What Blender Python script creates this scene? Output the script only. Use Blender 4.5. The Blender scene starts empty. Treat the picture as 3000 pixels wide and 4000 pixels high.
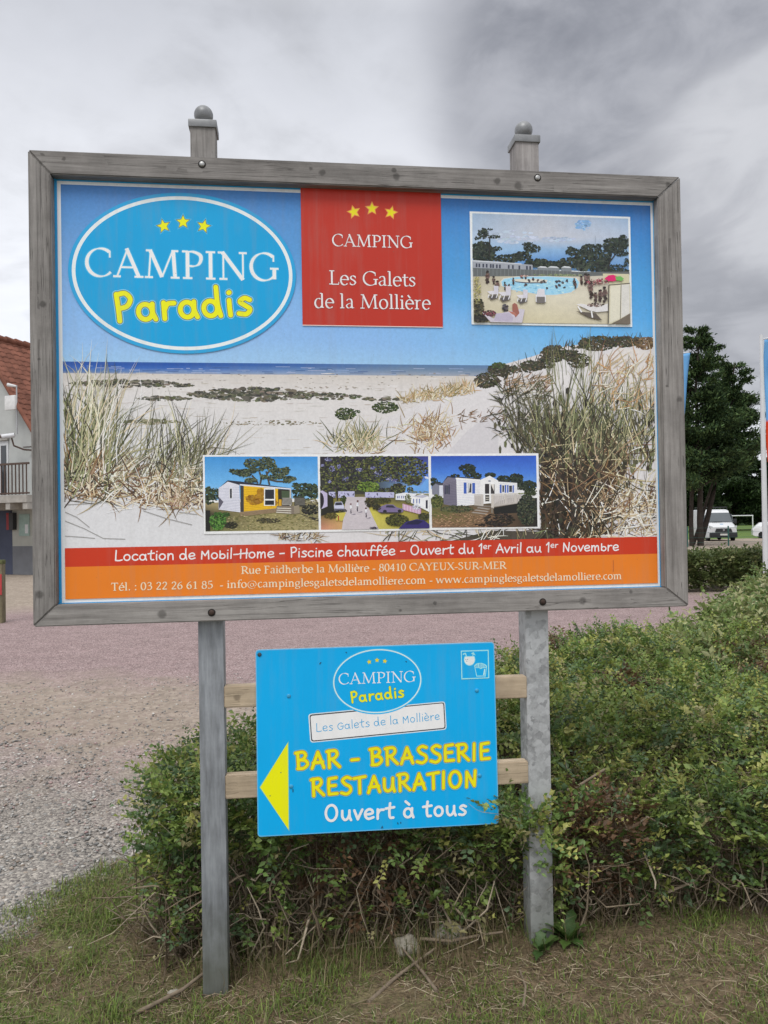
import bpy, bmesh, math, random
import numpy as np
from mathutils import Vector, Matrix, noise
R = math.radians
rng = np.random.default_rng(7)
random.seed(7)
scene = bpy.context.scene
COL = scene.collection

# ---------------------------------------------------------------- camera, world, sun, exposure
CAMP = (0.8731, -2.7623, 1.6)
cam = bpy.data.cameras.new("camera"); cam_o = bpy.data.objects.new("camera", cam); COL.objects.link(cam_o)
cam.sensor_fit = 'AUTO'; cam.sensor_width = 36; cam.lens = 27.0; cam.clip_start = 0.05; cam.clip_end = 3000
ROT = Matrix.Rotation(-.1239, 3, 'Z') @ Matrix.Rotation(math.pi/2 + .0094, 3, 'X') @ Matrix.Rotation(-.016, 3, 'Z')
cam_o.matrix_world = Matrix.Translation(CAMP) @ ROT.to_4x4()
scene.camera = cam_o
scene.view_settings.view_transform = 'Standard'; scene.view_settings.look = 'None'
scene.view_settings.exposure = 0.28; scene.view_settings.gamma = 1.0
scene.view_settings.use_curve_mapping = False

SUN_EL, SUN_AZ = R(57), R(205)          # azimuth measured clockwise from +Y: behind the camera, a little to the left
wd = bpy.data.worlds.new("World"); scene.world = wd; wd.use_nodes = True
nt = wd.node_tree; nt.nodes.clear()
def N(nt, t, **kw):
    n = nt.nodes.new(t)
    for k, v in kw.items():
        if k == 'inp':
            for a, b in v.items(): n.inputs[a].default_value = b
        else: setattr(n, k, v)
    return n
def mth(nt, op, a, b=None, c=None, clamp=False):
    n = nt.nodes.new('ShaderNodeMath'); n.operation = op; n.use_clamp = clamp
    for i, v in enumerate((a, b, c)):
        if v is None: continue
        if isinstance(v, (int, float)): n.inputs[i].default_value = v
        else: nt.links.new(v, n.inputs[i])
    return n.outputs[0]
def mixc(nt, f, a, b, mode='MIX'):
    n = nt.nodes.new('ShaderNodeMix'); n.data_type = 'RGBA'; n.blend_type = mode
    for i, v in ((0, f), (6, a), (7, b)):
        if isinstance(v, (int, float)): n.inputs[i].default_value = v
        elif isinstance(v, tuple): n.inputs[i].default_value = (*v[:3], 1)
        else: nt.links.new(v, n.inputs[i])
    return n.outputs[2]
def ramp(nt, f, stops):
    n = nt.nodes.new('ShaderNodeValToRGB'); e = n.color_ramp.elements
    while len(e) < len(stops): e.new(.5)
    for q, (p, c) in zip(e, stops): q.position = p; q.color = (*c, 1) if isinstance(c, tuple) else (c, c, c, 1)
    nt.links.new(f, n.inputs[0]); return n.outputs[0]
def noi(nt, vec, scale, detail=4, rough=.55, dist=0):
    n = nt.nodes.new('ShaderNodeTexNoise'); n.inputs['Scale'].default_value = scale; n.inputs['Detail'].default_value = detail
    n.inputs['Roughness'].default_value = rough; n.inputs['Distortion'].default_value = dist
    if vec is not None: nt.links.new(vec, n.inputs['Vector'])
    return n.outputs['Fac']
# sky: Nishita above a broken layer of grey overcast cloud
tc = N(nt, 'ShaderNodeTexCoord')
sky = N(nt, 'ShaderNodeTexSky', sky_type='NISHITA', sun_disc=False, sun_elevation=SUN_EL, sun_rotation=SUN_AZ, dust_density=2.0)
vn = N(nt, 'ShaderNodeVectorMath', operation='NORMALIZE'); nt.links.new(tc.outputs['Generated'], vn.inputs[0])
D = vn.outputs[0]
sx = N(nt, 'ShaderNodeSeparateXYZ'); nt.links.new(D, sx.inputs[0])
zz = mth(nt, 'MAXIMUM', sx.outputs['Z'], 0.0)
den = mth(nt, 'ADD', zz, 0.22)
cu = mth(nt, 'DIVIDE', sx.outputs['X'], den); cv = mth(nt, 'DIVIDE', sx.outputs['Y'], den)
cb = N(nt, 'ShaderNodeCombineXYZ'); nt.links.new(cu, cb.inputs[0]); nt.links.new(cv, cb.inputs[1]); cb.inputs[2].default_value = 2.6
n1 = noi(nt, cb.outputs[0], 1.25, 7, .52, 1.1)
n2 = noi(nt, cb.outputs[0], 3.0, 6, .55, .9)
def dirblob(d, lo, hi):
    dp = N(nt, 'ShaderNodeVectorMath', operation='DOT_PRODUCT'); nt.links.new(D, dp.inputs[0])
    dp.inputs[1].default_value = Vector(d).normalized()
    mr = N(nt, 'ShaderNodeMapRange', interpolation_type='SMOOTHSTEP'); nt.links.new(dp.outputs['Value'], mr.inputs[0])
    mr.inputs[1].default_value = lo; mr.inputs[2].default_value = hi
    return mr.outputs[0]
# the dark rain cloud up to the right, its edge broken up by noise
n3 = noi(nt, cb.outputs[0], 8.5, 5, .55, .5)
wob = mth(nt, 'ADD', mth(nt, 'MULTIPLY', mth(nt, 'SUBTRACT', n1, .5), 1.6), mth(nt, 'ADD', mth(nt, 'MULTIPLY', mth(nt, 'SUBTRACT', n2, .5), 1.3), mth(nt, 'MULTIPLY', mth(nt, 'SUBTRACT', n3, .5), .35)))
dk = mth(nt, 'ADD', mth(nt, 'MULTIPLY', dirblob((.53, .70, .49), .90, .975), 1.3), wob)
dk2 = mth(nt, 'ADD', dirblob((.50, .80, .27), .95, .995), mth(nt, 'MULTIPLY', wob, 1.1))
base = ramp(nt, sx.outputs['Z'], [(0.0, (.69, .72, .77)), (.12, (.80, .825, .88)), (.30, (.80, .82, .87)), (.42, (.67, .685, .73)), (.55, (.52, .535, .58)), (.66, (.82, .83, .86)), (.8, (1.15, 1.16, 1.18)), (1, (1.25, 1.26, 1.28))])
fl = mth(nt, 'ADD', .10, mth(nt, 'ADD', mth(nt, 'MULTIPLY', n1, .85), mth(nt, 'ADD', mth(nt, 'MULTIPLY', n2, .65), mth(nt, 'MULTIPLY', n3, .30))))
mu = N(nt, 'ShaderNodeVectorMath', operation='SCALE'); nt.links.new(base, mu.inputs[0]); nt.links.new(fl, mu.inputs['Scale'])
def mrs(v, a_, b_):
    q = N(nt, 'ShaderNodeMapRange', interpolation_type='SMOOTHSTEP'); nt.links.new(v, q.inputs[0]); q.inputs[1].default_value = a_; q.inputs[2].default_value = b_; return q.outputs[0]
darkc = mixc(nt, mrs(mth(nt, 'ADD', mth(nt, 'MULTIPLY', n2, .7), mth(nt, 'MULTIPLY', n3, .3)), .34, .66), (.215, .225, .26), (.40, .41, .45))
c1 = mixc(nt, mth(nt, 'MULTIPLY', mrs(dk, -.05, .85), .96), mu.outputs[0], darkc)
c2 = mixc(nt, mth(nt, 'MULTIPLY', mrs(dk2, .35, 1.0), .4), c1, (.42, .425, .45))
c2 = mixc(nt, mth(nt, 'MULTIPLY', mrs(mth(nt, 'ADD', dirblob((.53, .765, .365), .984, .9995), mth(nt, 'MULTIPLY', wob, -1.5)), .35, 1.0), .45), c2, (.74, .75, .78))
skm = N(nt, 'ShaderNodeVectorMath', operation='SCALE'); nt.links.new(sky.outputs[0], skm.inputs[0]); skm.inputs['Scale'].default_value = 1.0
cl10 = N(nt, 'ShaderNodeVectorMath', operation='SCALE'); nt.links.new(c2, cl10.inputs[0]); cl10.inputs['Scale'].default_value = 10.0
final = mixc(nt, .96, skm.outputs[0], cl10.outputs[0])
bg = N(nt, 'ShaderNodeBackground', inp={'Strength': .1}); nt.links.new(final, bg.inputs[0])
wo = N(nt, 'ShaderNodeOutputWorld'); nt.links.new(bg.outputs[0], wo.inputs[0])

sun = bpy.data.lights.new("sun", 'SUN'); sun.energy = 1.3; sun.angle = R(25); sun.color = (1, .98, .95)
sun_o = bpy.data.objects.new("sun", sun); COL.objects.link(sun_o)
sd = Vector((math.sin(SUN_AZ)*math.cos(SUN_EL), math.cos(SUN_AZ)*math.cos(SUN_EL), math.sin(SUN_EL)))
sun_o.rotation_euler = sd.to_track_quat('Z', 'Y').to_euler(); sun_o.location = sd*30

# ---------------------------------------------------------------- helpers
def lin(c):
    return tuple((v/255/12.92 if v/255 <= .04045 else ((v/255+.055)/1.055)**2.4) for v in c)
PK = 1.28                                  # photo white of the print -> print paint albedo
def pc(c):
    return tuple(min(.92, v*PK) for v in lin(c))

def tag(o, label=None, cat=None, group=None, kind=None):
    if label: o['label'] = label
    if cat: o['category'] = cat
    if group: o['group'] = group
    if kind: o['kind'] = kind
    return o
def empty(name, loc, label, cat, group=None, rz=0):
    o = bpy.data.objects.new(name, None); COL.objects.link(o); o.location = loc; o.rotation_euler = (0, 0, rz); o.empty_display_size = .2
    return tag(o, label, cat, group)
def raw_mesh(name, verts, faces, mat, parent=None, cols=None, origin=(0, 0, 0), smooth=False, fcols=None):
    """faces: (n,3) or (n,4) array or list; verts in world space, shifted by origin"""
    me = bpy.data.meshes.new(name)
    v = np.asarray(verts, dtype=np.float64) - np.asarray(origin)
    if isinstance(faces, np.ndarray):
        n, k = faces.shape
        me.vertices.add(len(v)); me.vertices.foreach_set('co', v.astype(np.float32).ravel())
        me.loops.add(n*k); me.loops.foreach_set('vertex_index', faces.astype(np.int32).ravel())
        me.polygons.add(n); me.polygons.foreach_set('loop_start', np.arange(0, n*k, k, dtype=np.int32))
        me.update(calc_edges=True)
    else:
        me.from_pydata([tuple(q) for q in v], [], faces)
    if cols is not None:
        a = me.color_attributes.new('Col', 'FLOAT_COLOR', 'POINT')
        c = np.ones((len(v), 4), np.float32); c[:, :3] = cols
        a.data.foreach_set('color', c.ravel())
    if smooth: me.polygons.foreach_set('use_smooth', np.ones(len(me.polygons), dtype=bool))
    me.validate(); me.update()
    if mat is not None: me.materials.append(mat)
    o = bpy.data.objects.new(name, me); COL.objects.link(o)
    if parent is not None: o.parent = parent
    return o

class MB:
    """collects boxes, tubes and lathes in one bmesh"""
    def __init__(s): s.bm = bmesh.new()
    def box(s, x0, x1, y0, y1, z0, z1, bev=0, M=None):
        vs = [s.bm.verts.new((x, y, z)) for x in (x0, x1) for y in (y0, y1) for z in (z0, z1)]
        fs = [s.bm.faces.new([vs[i] for i in f]) for f in ((0,1,3,2), (4,6,7,5), (0,4,5,1), (2,3,7,6), (0,2,6,4), (1,5,7,3))]
        if bev:
            es = list({e for f in fs for e in f.edges})
            r = bmesh.ops.bevel(s.bm, geom=es, offset=bev, segments=2, profile=.6, affect='EDGES')
            vs = list({v for f in r['faces'] for v in f.verts} | {v for v in vs if v.is_valid})
        if M is not None:
            for v in vs: v.co = M @ v.co
        return s
    def obox(s, c, ux, uy, uz, hx, hy, hz, bev=0):
        M = Matrix((( *ux, 0), (*uy, 0), (*uz, 0), (0, 0, 0, 1))).transposed(); M.translation = c
        return s.box(-hx, hx, -hy, hy, -hz, hz, bev, M)
    def prism(s, pts, axis, d0, d1):
        """pts 2D polygon extruded along axis ('x','y','z') from d0 to d1"""
        def P(p, d): return {'x': (d, p[0], p[1]), 'y': (p[0], d, p[1]), 'z': (p[0], p[1], d)}[axis]
        a = [s.bm.verts.new(P(p, d0)) for p in pts]; b = [s.bm.verts.new(P(p, d1)) for p in pts]
        s.bm.faces.new(a); s.bm.faces.new(b[::-1]); n = len(pts)
        for i in range(n): s.bm.faces.new((a[i], b[i], b[(i+1) % n], a[(i+1) % n]))
        return s
    def tube(s, pts, rad, n=8, cap=True):
        pts = [Vector(p) for p in pts]; rad = rad if hasattr(rad, '__len__') else [rad]*len(pts)
        rings = []; up = Vector((0, 0, 1))
        for i, p in enumerate(pts):
            t = (pts[min(i+1, len(pts)-1)] - pts[max(i-1, 0)]).normalized()
            u = t.cross(up if abs(t.z) < .95 else Vector((1, 0, 0))).normalized(); w = t.cross(u)
            rings.append([s.bm.verts.new(p + rad[i]*(math.cos(a)*u + math.sin(a)*w)) for a in (2*math.pi*k/n for k in range(n))])
        for a, b in zip(rings, rings[1:]):
            for k in range(n): s.bm.faces.new((a[k], a[(k+1) % n], b[(k+1) % n], b[k]))
        if cap: s.bm.faces.new(rings[0][::-1]); s.bm.faces.new(rings[-1])
        return s
    def lathe(s, c, prof, axis='z', n=24):
        c = Vector(c); rings = []
        for r, h in prof:
            ring = []
            for k in range(n):
                a = 2*math.pi*k/n; u, w = r*math.cos(a), r*math.sin(a)
                ring.append(s.bm.verts.new(c + Vector({'z': (u, w, h), 'y': (u, h, w), 'x': (h, u, w)}[axis])))
            rings.append(ring)
        for a, b in zip(rings, rings[1:]):
            for k in range(n): s.bm.faces.new((a[k], a[(k+1) % n], b[(k+1) % n], b[k]))
        s.bm.faces.new(rings[0][::-1]); s.bm.faces.new(rings[-1])
        return s
    def build(s, name, mat, parent=None, origin=(0, 0, 0), smooth=False, angle=None):
        bmesh.ops.recalc_face_normals(s.bm, faces=s.bm.faces)
        me = bpy.data.meshes.new(name)
        bmesh.ops.translate(s.bm, verts=s.bm.verts, vec=-Vector(origin))
        if smooth:
            for f in s.bm.faces: f.smooth = True
            for e in s.bm.edges:
                if len(e.link_faces) == 2 and e.calc_face_angle(0) > R(angle or 35): e.smooth = False
        s.bm.to_mesh(me); s.bm.free()
        if mat is not None: me.materials.append(mat)
        o = bpy.data.objects.new(name, me); COL.objects.link(o)
        if parent is not None: o.parent = parent
        return o

# ---------------------------------------------------------------- materials
def mat_new(name):
    m = bpy.data.materials.new(name); m.use_nodes = True; t = m.node_tree
    return m, t, t.nodes['Principled BSDF']
def bump(t, p, h, strength=.3, dist=.02):
    b = N(t, 'ShaderNodeBump', inp={'Strength': strength, 'Distance': dist}); t.links.new(h, b.inputs['Height']); t.links.new(b.outputs[0], p.inputs['Normal'])
def flat_mat(name, col, rough=.6, spec=.4, var=.12, scale=8, metal=0, bmp=.05):
    m, t, p = mat_new(name); g = N(t, 'ShaderNodeTexCoord').outputs['Object']
    n = noi(t, g, scale, 6, .6)
    v = ramp(t, n, [(.3, tuple(c*(1-var) for c in col)), (.7, tuple(min(1, c*(1+var)) for c in col))])
    t.links.new(v, p.inputs['Base Color']); p.inputs['Roughness'].default_value = rough
    p.inputs['Specular IOR Level'].default_value = spec; p.inputs['Metallic'].default_value = metal
    if bmp: bump(t, p, n, bmp, .01)
    return m
def attr_mat(name, rough=.6, spec=.3, var=.15, scale=30, trans=0, dirt=0):
    m, t, p = mat_new(name)
    a = N(t, 'ShaderNodeVertexColor', layer_name='Col'); g = N(t, 'ShaderNodeTexCoord').outputs['Object']
    n = noi(t, g, scale, 3, .6)
    f = ramp(t, n, [(.25, 1-var), (.75, 1+var)])
    c = mixc(t, 1.0, a.outputs[0], f, 'MULTIPLY')
    if dirt:
        mp = N(t, 'ShaderNodeMapping'); t.links.new(g, mp.inputs[0]); mp.inputs['Scale'].default_value = (1, 1, .06)
        sk = noi(t, mp.outputs[0], 34, 5, .6); sp = noi(t, g, 210, 2, .5); bl = noi(t, g, 2.2, 5, .6)
        k = N(t, 'ShaderNodeMapRange'); t.links.new(mth(t, 'ADD', mth(t, 'MULTIPLY', sk, .6), mth(t, 'MULTIPLY', bl, .5)), k.inputs[0]); k.inputs[1].default_value = .54; k.inputs[2].default_value = .78
        c = mixc(t, mth(t, 'MULTIPLY', k.outputs[0], dirt), c, (.30, .27, .24))
        k2 = N(t, 'ShaderNodeMapRange'); t.links.new(sp, k2.inputs[0]); k2.inputs[1].default_value = .735; k2.inputs[2].default_value = .76
        c = mixc(t, mth(t, 'MULTIPLY', k2.outputs[0], .5), c, (.16, .13, .10))
        r_ = N(t, 'ShaderNodeMapRange'); t.links.new(bl, r_.inputs[0]); r_.inputs[3].default_value = rough-.1; r_.inputs[4].default_value = rough+.2; t.links.new(r_.outputs[0], p.inputs['Roughness'])
    t.links.new(c, p.inputs['Base Color']); p.inputs['Specular IOR Level'].default_value = spec
    if not dirt: p.inputs['Roughness'].default_value = rough
    if trans:
        tr = N(t, 'ShaderNodeBsdfTranslucent'); t.links.new(c, tr.inputs[0])
        mx = N(t, 'ShaderNodeMixShader', inp={0: trans}); t.links.new(p.outputs[0], mx.inputs[1]); t.links.new(tr.outputs[0], mx.inputs[2])
        t.links.new(mx.outputs[0], t.nodes['Material Output'].inputs[0])
    return m
def wood_mat(name, axis, base, dark, knots=(), seed=0.0, scale=1.0, rough=.85):
    """weathered softwood, grain along axis, knots = (u, v, r) in object coordinates (x, z)"""
    m, t, p = mat_new(name); g = N(t, 'ShaderNodeTexCoord').outputs['Object']
    mp = N(t, 'ShaderNodeMapping'); t.links.new(g, mp.inputs[0])
    s = [1, 1, 1]; s[axis] = .045; mp.inputs['Scale'].default_value = s; mp.inputs['Location'].default_value = (seed, seed*.7, seed*1.3)
    sp = N(t, 'ShaderNodeSeparateXYZ'); t.links.new(g, sp.inputs[0])
    kmask = None; wob = mth(t, 'MULTIPLY', mth(t, 'SUBTRACT', noi(t, g, 60, 3), .5), .016)
    for (u, v, r) in knots:
        dx = mth(t, 'SUBTRACT', sp.outputs['X'], u); dz = mth(t, 'SUBTRACT', sp.outputs['Z'], v)
        d = mth(t, 'ADD', mth(t, 'SQRT', mth(t, 'ADD', mth(t, 'MULTIPLY', dx, dx), mth(t, 'MULTIPLY', dz, dz))), wob)
        k = N(t, 'ShaderNodeMapRange', interpolation_type='SMOOTHSTEP'); t.links.new(d, k.inputs[0])
        k.inputs[1].default_value = r*1.35; k.inputs[2].default_value = r*.55
        kmask = k.outputs[0] if kmask is None else mth(t, 'MAXIMUM', kmask, k.outputs[0])
    n1 = noi(t, mp.outputs[0], 95*scale, 5, .65, .4); n2 = noi(t, mp.outputs[0], 22*scale, 4, .6, .8); n3 = noi(t, g, 3.2, 4, .6)
    n4 = noi(t, g, 160, 2, .5)
    f = mth(t, 'ADD', mth(t, 'ADD', mth(t, 'MULTIPLY', n1, .40), mth(t, 'MULTIPLY', n2, .38)), mth(t, 'ADD', mth(t, 'MULTIPLY', n3, .17), mth(t, 'MULTIPLY', n4, .05)))
    c = ramp(t, f, [(.34, dark), (.47, tuple(.6*a+.4*b for a, b in zip(base, dark))), (.56, base), (.72, tuple(min(1, a*1.22) for a in base))])
    if kmask is not None: c = mixc(t, mth(t, 'MULTIPLY', kmask, .62), c, tuple(a*.42 for a in dark))
    mp2 = N(t, 'ShaderNodeMapping'); t.links.new(g, mp2.inputs[0]); s2 = [1, 1, 1]; s2[axis] = .018; mp2.inputs['Scale'].default_value = s2; mp2.inputs['Location'].default_value = (seed*2, seed, seed)
    ck = mth(t, 'ABSOLUTE', mth(t, 'SUBTRACT', noi(t, mp2.outputs[0], 55*scale, 3, .6, .6), .5)); cm = N(t, 'ShaderNodeMapRange'); t.links.new(ck, cm.inputs[0]); cm.inputs[1].default_value = .012; cm.inputs[2].default_value = .002
    cm2 = mth(t, 'MULTIPLY', cm.outputs[0], mth(t, 'GREATER_THAN', n3, .47))
    c = mixc(t, mth(t, 'MULTIPLY', cm2, .6), c, tuple(a*.45 for a in dark))
    st_ = noi(t, g, 7, 5, .65); c = mixc(t, 1.0, c, ramp(t, st_, [(.3, .78), (.65, 1.1)]), 'MULTIPLY')
    t.links.new(c, p.inputs['Base Color']); p.inputs['Roughness'].default_value = rough; p.inputs['Specular IOR Level'].default_value = .25
    bump(t, p, mth(t, 'SUBTRACT', f, mth(t, 'MULTIPLY', cm2, .5)), .5, .006)
    return m
# ---------------------------------------------------------------- flat printed artwork on a vertical board
def px_plane(Y):
    """where a point of the printed artwork (measured on the photograph) lies on the vertical board plane y = Y"""
    def f(x, y):
        d = ROT @ Vector(((x-1500)/3000, -(y-2000)/3000, -1.0)); k = (Y-CAMP[1])/d.y
        return (CAMP[0]+k*d.x, CAMP[2]+k*d.z)
    return f
def crop(x0, y0, w):
    s = 1659/w
    return lambda x, y: (x0+x/s, y0+y/s)
def clip_poly(pts, r):
    x0, z0, x1, z1 = r
    for ax, lim, sg in ((0, x0, 1), (0, x1, -1), (1, z0, 1), (1, z1, -1)):
        out = []
        for i in range(len(pts)):
            p, q = pts[i-1], pts[i]; a, b = sg*(p[ax]-lim), sg*(q[ax]-lim)
            if (a >= 0) != (b >= 0):
                t = a/(a-b); out.append(tuple(u+(v-u)*t for u, v in zip(p, q)))
            if b >= 0: out.append(q)
        pts = out
        if len(pts) < 3: return None
    return pts
class Print:
    """layered thin ink sheets: every sheet lies a few thousandths of a millimetre proud of the one below"""
    def __init__(s, Y, lay=0.0, step=4e-6, clip=None):
        s.P = px_plane(Y); s.Y = Y; s.v = []; s.f = []; s.c = []; s.d = lay; s.step = step; s.C = lambda x, y: (x, y); s.clip = clip; s.span = None
    def nd(s):
        if s.span: return s.span[0]+random.random()*s.span[1]     # within a cluster the order is free
        s.d += s.step; return s.d
    def begin(s, R_): s.span = (s.d+s.step, R_)
    def end(s): s.d = s.span[0]+s.span[1]; s.span = None
    def _add(s, pts, cols, faces, dd=None):
        d = s.nd()
        if s.clip:
            inside = all(s.clip[0] <= x <= s.clip[2] and s.clip[1] <= z <= s.clip[3] for x, z in pts)
            if not inside:
                for f in faces:
                    q = clip_poly([(*pts[i], *cols[i]) for i in f], s.clip)
                    if q:
                        b = len(s.v)
                        for t in q: s.v.append((t[0], s.Y-d, t[1])); s.c.append(t[2:])
                        s.f.append(tuple(range(b, b+len(q))))
                return
        b = len(s.v)
        for i, ((x, z), c) in enumerate(zip(pts, cols)): s.v.append((x, s.Y-d-(dd[i] if dd else 0), z)); s.c.append(c)
        s.f += [tuple(b+i for i in f) for f in faces]
    def w(s, pts): return [s.P(*s.C(x, y)) for x, y in pts]
    def poly(s, pts, col, world=False):
        p = pts if world else s.w(pts)
        s._add(p, [pc(col)]*len(p), [tuple(range(len(p)))])
    def rect(s, x0, y0, x1, y1, col): s.poly([(x0, y0), (x1, y0), (x1, y1), (x0, y1)], col)
    def grid(s, rows):
        """rows of (x, y, colour): a smooth colour field"""
        n = len(rows[0]); pts = []; cols = []; fs = []
        for r in rows:
            for x, y, c in r: pts.append((x, y)); cols.append(pc(c))
        for i in range(len(rows)-1):
            for j in range(n-1): fs.append((i*n+j, i*n+j+1, (i+1)*n+j+1, (i+1)*n+j))
        s._add(s.w(pts), cols, fs)
    def strip(s, pts, hw, cols, closed=False):
        """pts world (x,z), half widths, colours per point"""
        n = len(pts); L = []; Rr = []
        for i in range(n):
            a = pts[i-1 if (i or closed) else 0]; b = pts[(i+1) % n if closed else min(i+1, n-1)]
            tx, tz = b[0]-a[0], b[1]-a[1]; l = math.hypot(tx, tz) or 1; nx, nz = -tz/l, tx/l
            L.append((pts[i][0]+nx*hw[i], pts[i][1]+nz*hw[i])); Rr.append((pts[i][0]-nx*hw[i], pts[i][1]-nz*hw[i]))
        m = n if closed else n-1
        dd = None if (closed or s.span) else [s.step*.9*i/n for i in range(n)]*2
        s._add(L+Rr, list(cols)+list(cols), [(i, (i+1) % n, n+(i+1) % n, n+i) for i in range(m)], dd)
    def line(s, pts, w, col):
        p = s.w(pts); s.strip(p, [w/2/1080]*len(p), [pc(col)]*len(p))
    def ell(s, cx, cy, rx, ry, col, n=72, tilt=0):
        s.poly([(cx+rx*math.cos(a)*math.cos(tilt)-ry*math.sin(a)*math.sin(tilt), cy+rx*math.cos(a)*math.sin(tilt)+ry*math.sin(a)*math.cos(tilt)) for a in (2*math.pi*k/n for k in range(n))], col)
    def star(s, cx, cy, r, col, rot=0, rin=.45):
        s.poly([(cx+q*math.sin(a+rot), cy-q*math.cos(a+rot)) for a, q in ((math.pi*k/5, r if k % 2 == 0 else r*rin) for k in range(10))], col)
    def blob(s, cx, cy, rx, ry, n, r, cols, squash=.7, edge=1.0):
        own = s.span is None
        if n > 12: n = int(n*2.2); r *= .62
        if own: s.begin(.00006)
        for _ in range(n):
            a = random.random()*6.283; q = math.sqrt(random.random())*edge
            x, y = cx+rx*q*math.cos(a), cy+ry*q*math.sin(a); rr = r*random.uniform(.5, 1.3); o = random.random()*6.3; m = random.choice((5, 6, 7))
            s.poly([(x+rr*random.uniform(.6, 1.2)*math.cos(o+6.283*k/m), y+squash*rr*random.uniform(.6, 1.2)*math.sin(o+6.283*k/m)) for k in range(m)], jit(random.choice(cols), 14))
        if own: s.end()
    def speck(s, fn, n, rx, ry, cols):
        own = s.span is None
        if own: s.begin(.00006)
        for _ in range(n):
            x, y = fn(); m = 5; o = random.random()*6.3; a = rx*random.uniform(.4, 1.3); b = ry*random.uniform(.4, 1.3)
            s.poly([(x+a*math.cos(o+6.283*k/m), y+b*math.sin(o+6.283*k/m)) for k in range(m)], jit(random.choice(cols), 8))
        if own: s.end()
    def blade(s, x, y, ang, L, w, cols, bend=0.0):
        """a printed grass blade: angle from straight up, in pixels of the photograph"""
        c = jit(random.choice(cols), 14); pts = []; a = ang; px, py = x, y; k = 5
        for i in range(k): 
            pts.append((px, py)); px += L/(k-1)*math.sin(a); py -= L/(k-1)*math.cos(a); a += bend/(k-1)
        hw = [w/2/1080*t for t in (.8, 1, .85, .55, .1)]
        s.strip(s.w(pts), hw, [pc(c)]*k)
    def build(s, name, mat, parent, origin):
        return raw_mesh(name, s.v, s.f, mat, parent, np.array(s.c), origin)
def jit(c, a):
    k = random.uniform(-a, a); return tuple(max(0, min(255, v+k+random.uniform(-a, a)*.25)) for v in c)

# ---------------------------------------------------------------- two hand-built alphabets
def arc(cx, cy, rx, ry, a0, a1, n=18):
    return [(cx+rx*math.cos(R(a0+(a1-a0)*i/(n-1))), cy+ry*math.sin(R(a0+(a1-a0)*i/(n-1)))) for i in range(n)]
def smooth(p, k=6):
    if len(p) < 3: return [(p[0][0]+(p[1][0]-p[0][0])*i/3, p[0][1]+(p[1][1]-p[0][1])*i/3) for i in range(4)]
    q = [(2*p[0][0]-p[1][0], 2*p[0][1]-p[1][1])]+list(p)+[(2*p[-1][0]-p[-2][0], 2*p[-1][1]-p[-2][1])]; o = []
    for i in range(1, len(q)-2):
        for j in range(k):
            t = j/k; r = []
            for d in (0, 1):
                a, b, c, e = q[i-1][d], q[i][d], q[i+1][d], q[i+2][d]
                r.append(.5*(2*b+(c-a)*t+(2*a-5*b+4*c-e)*t*t+(3*b-a-3*c+e)*t**3))
            o.append(tuple(r))
    o.append(tuple(p[-1])); return o
OV = lambda cx, cy, rx, ry: arc(cx, cy, rx, ry, 75, 435, 26)
_a = [OV(.25, .27, .21, .26), [(.48, .53), (.47, .25), (.55, .0)]]
_e = [[(.06, .28), (.3, .3), (.46, .36), (.42, .52), (.25, .58), (.08, .44), (.06, .2), (.22, .02), (.5, .1)]]
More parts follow.
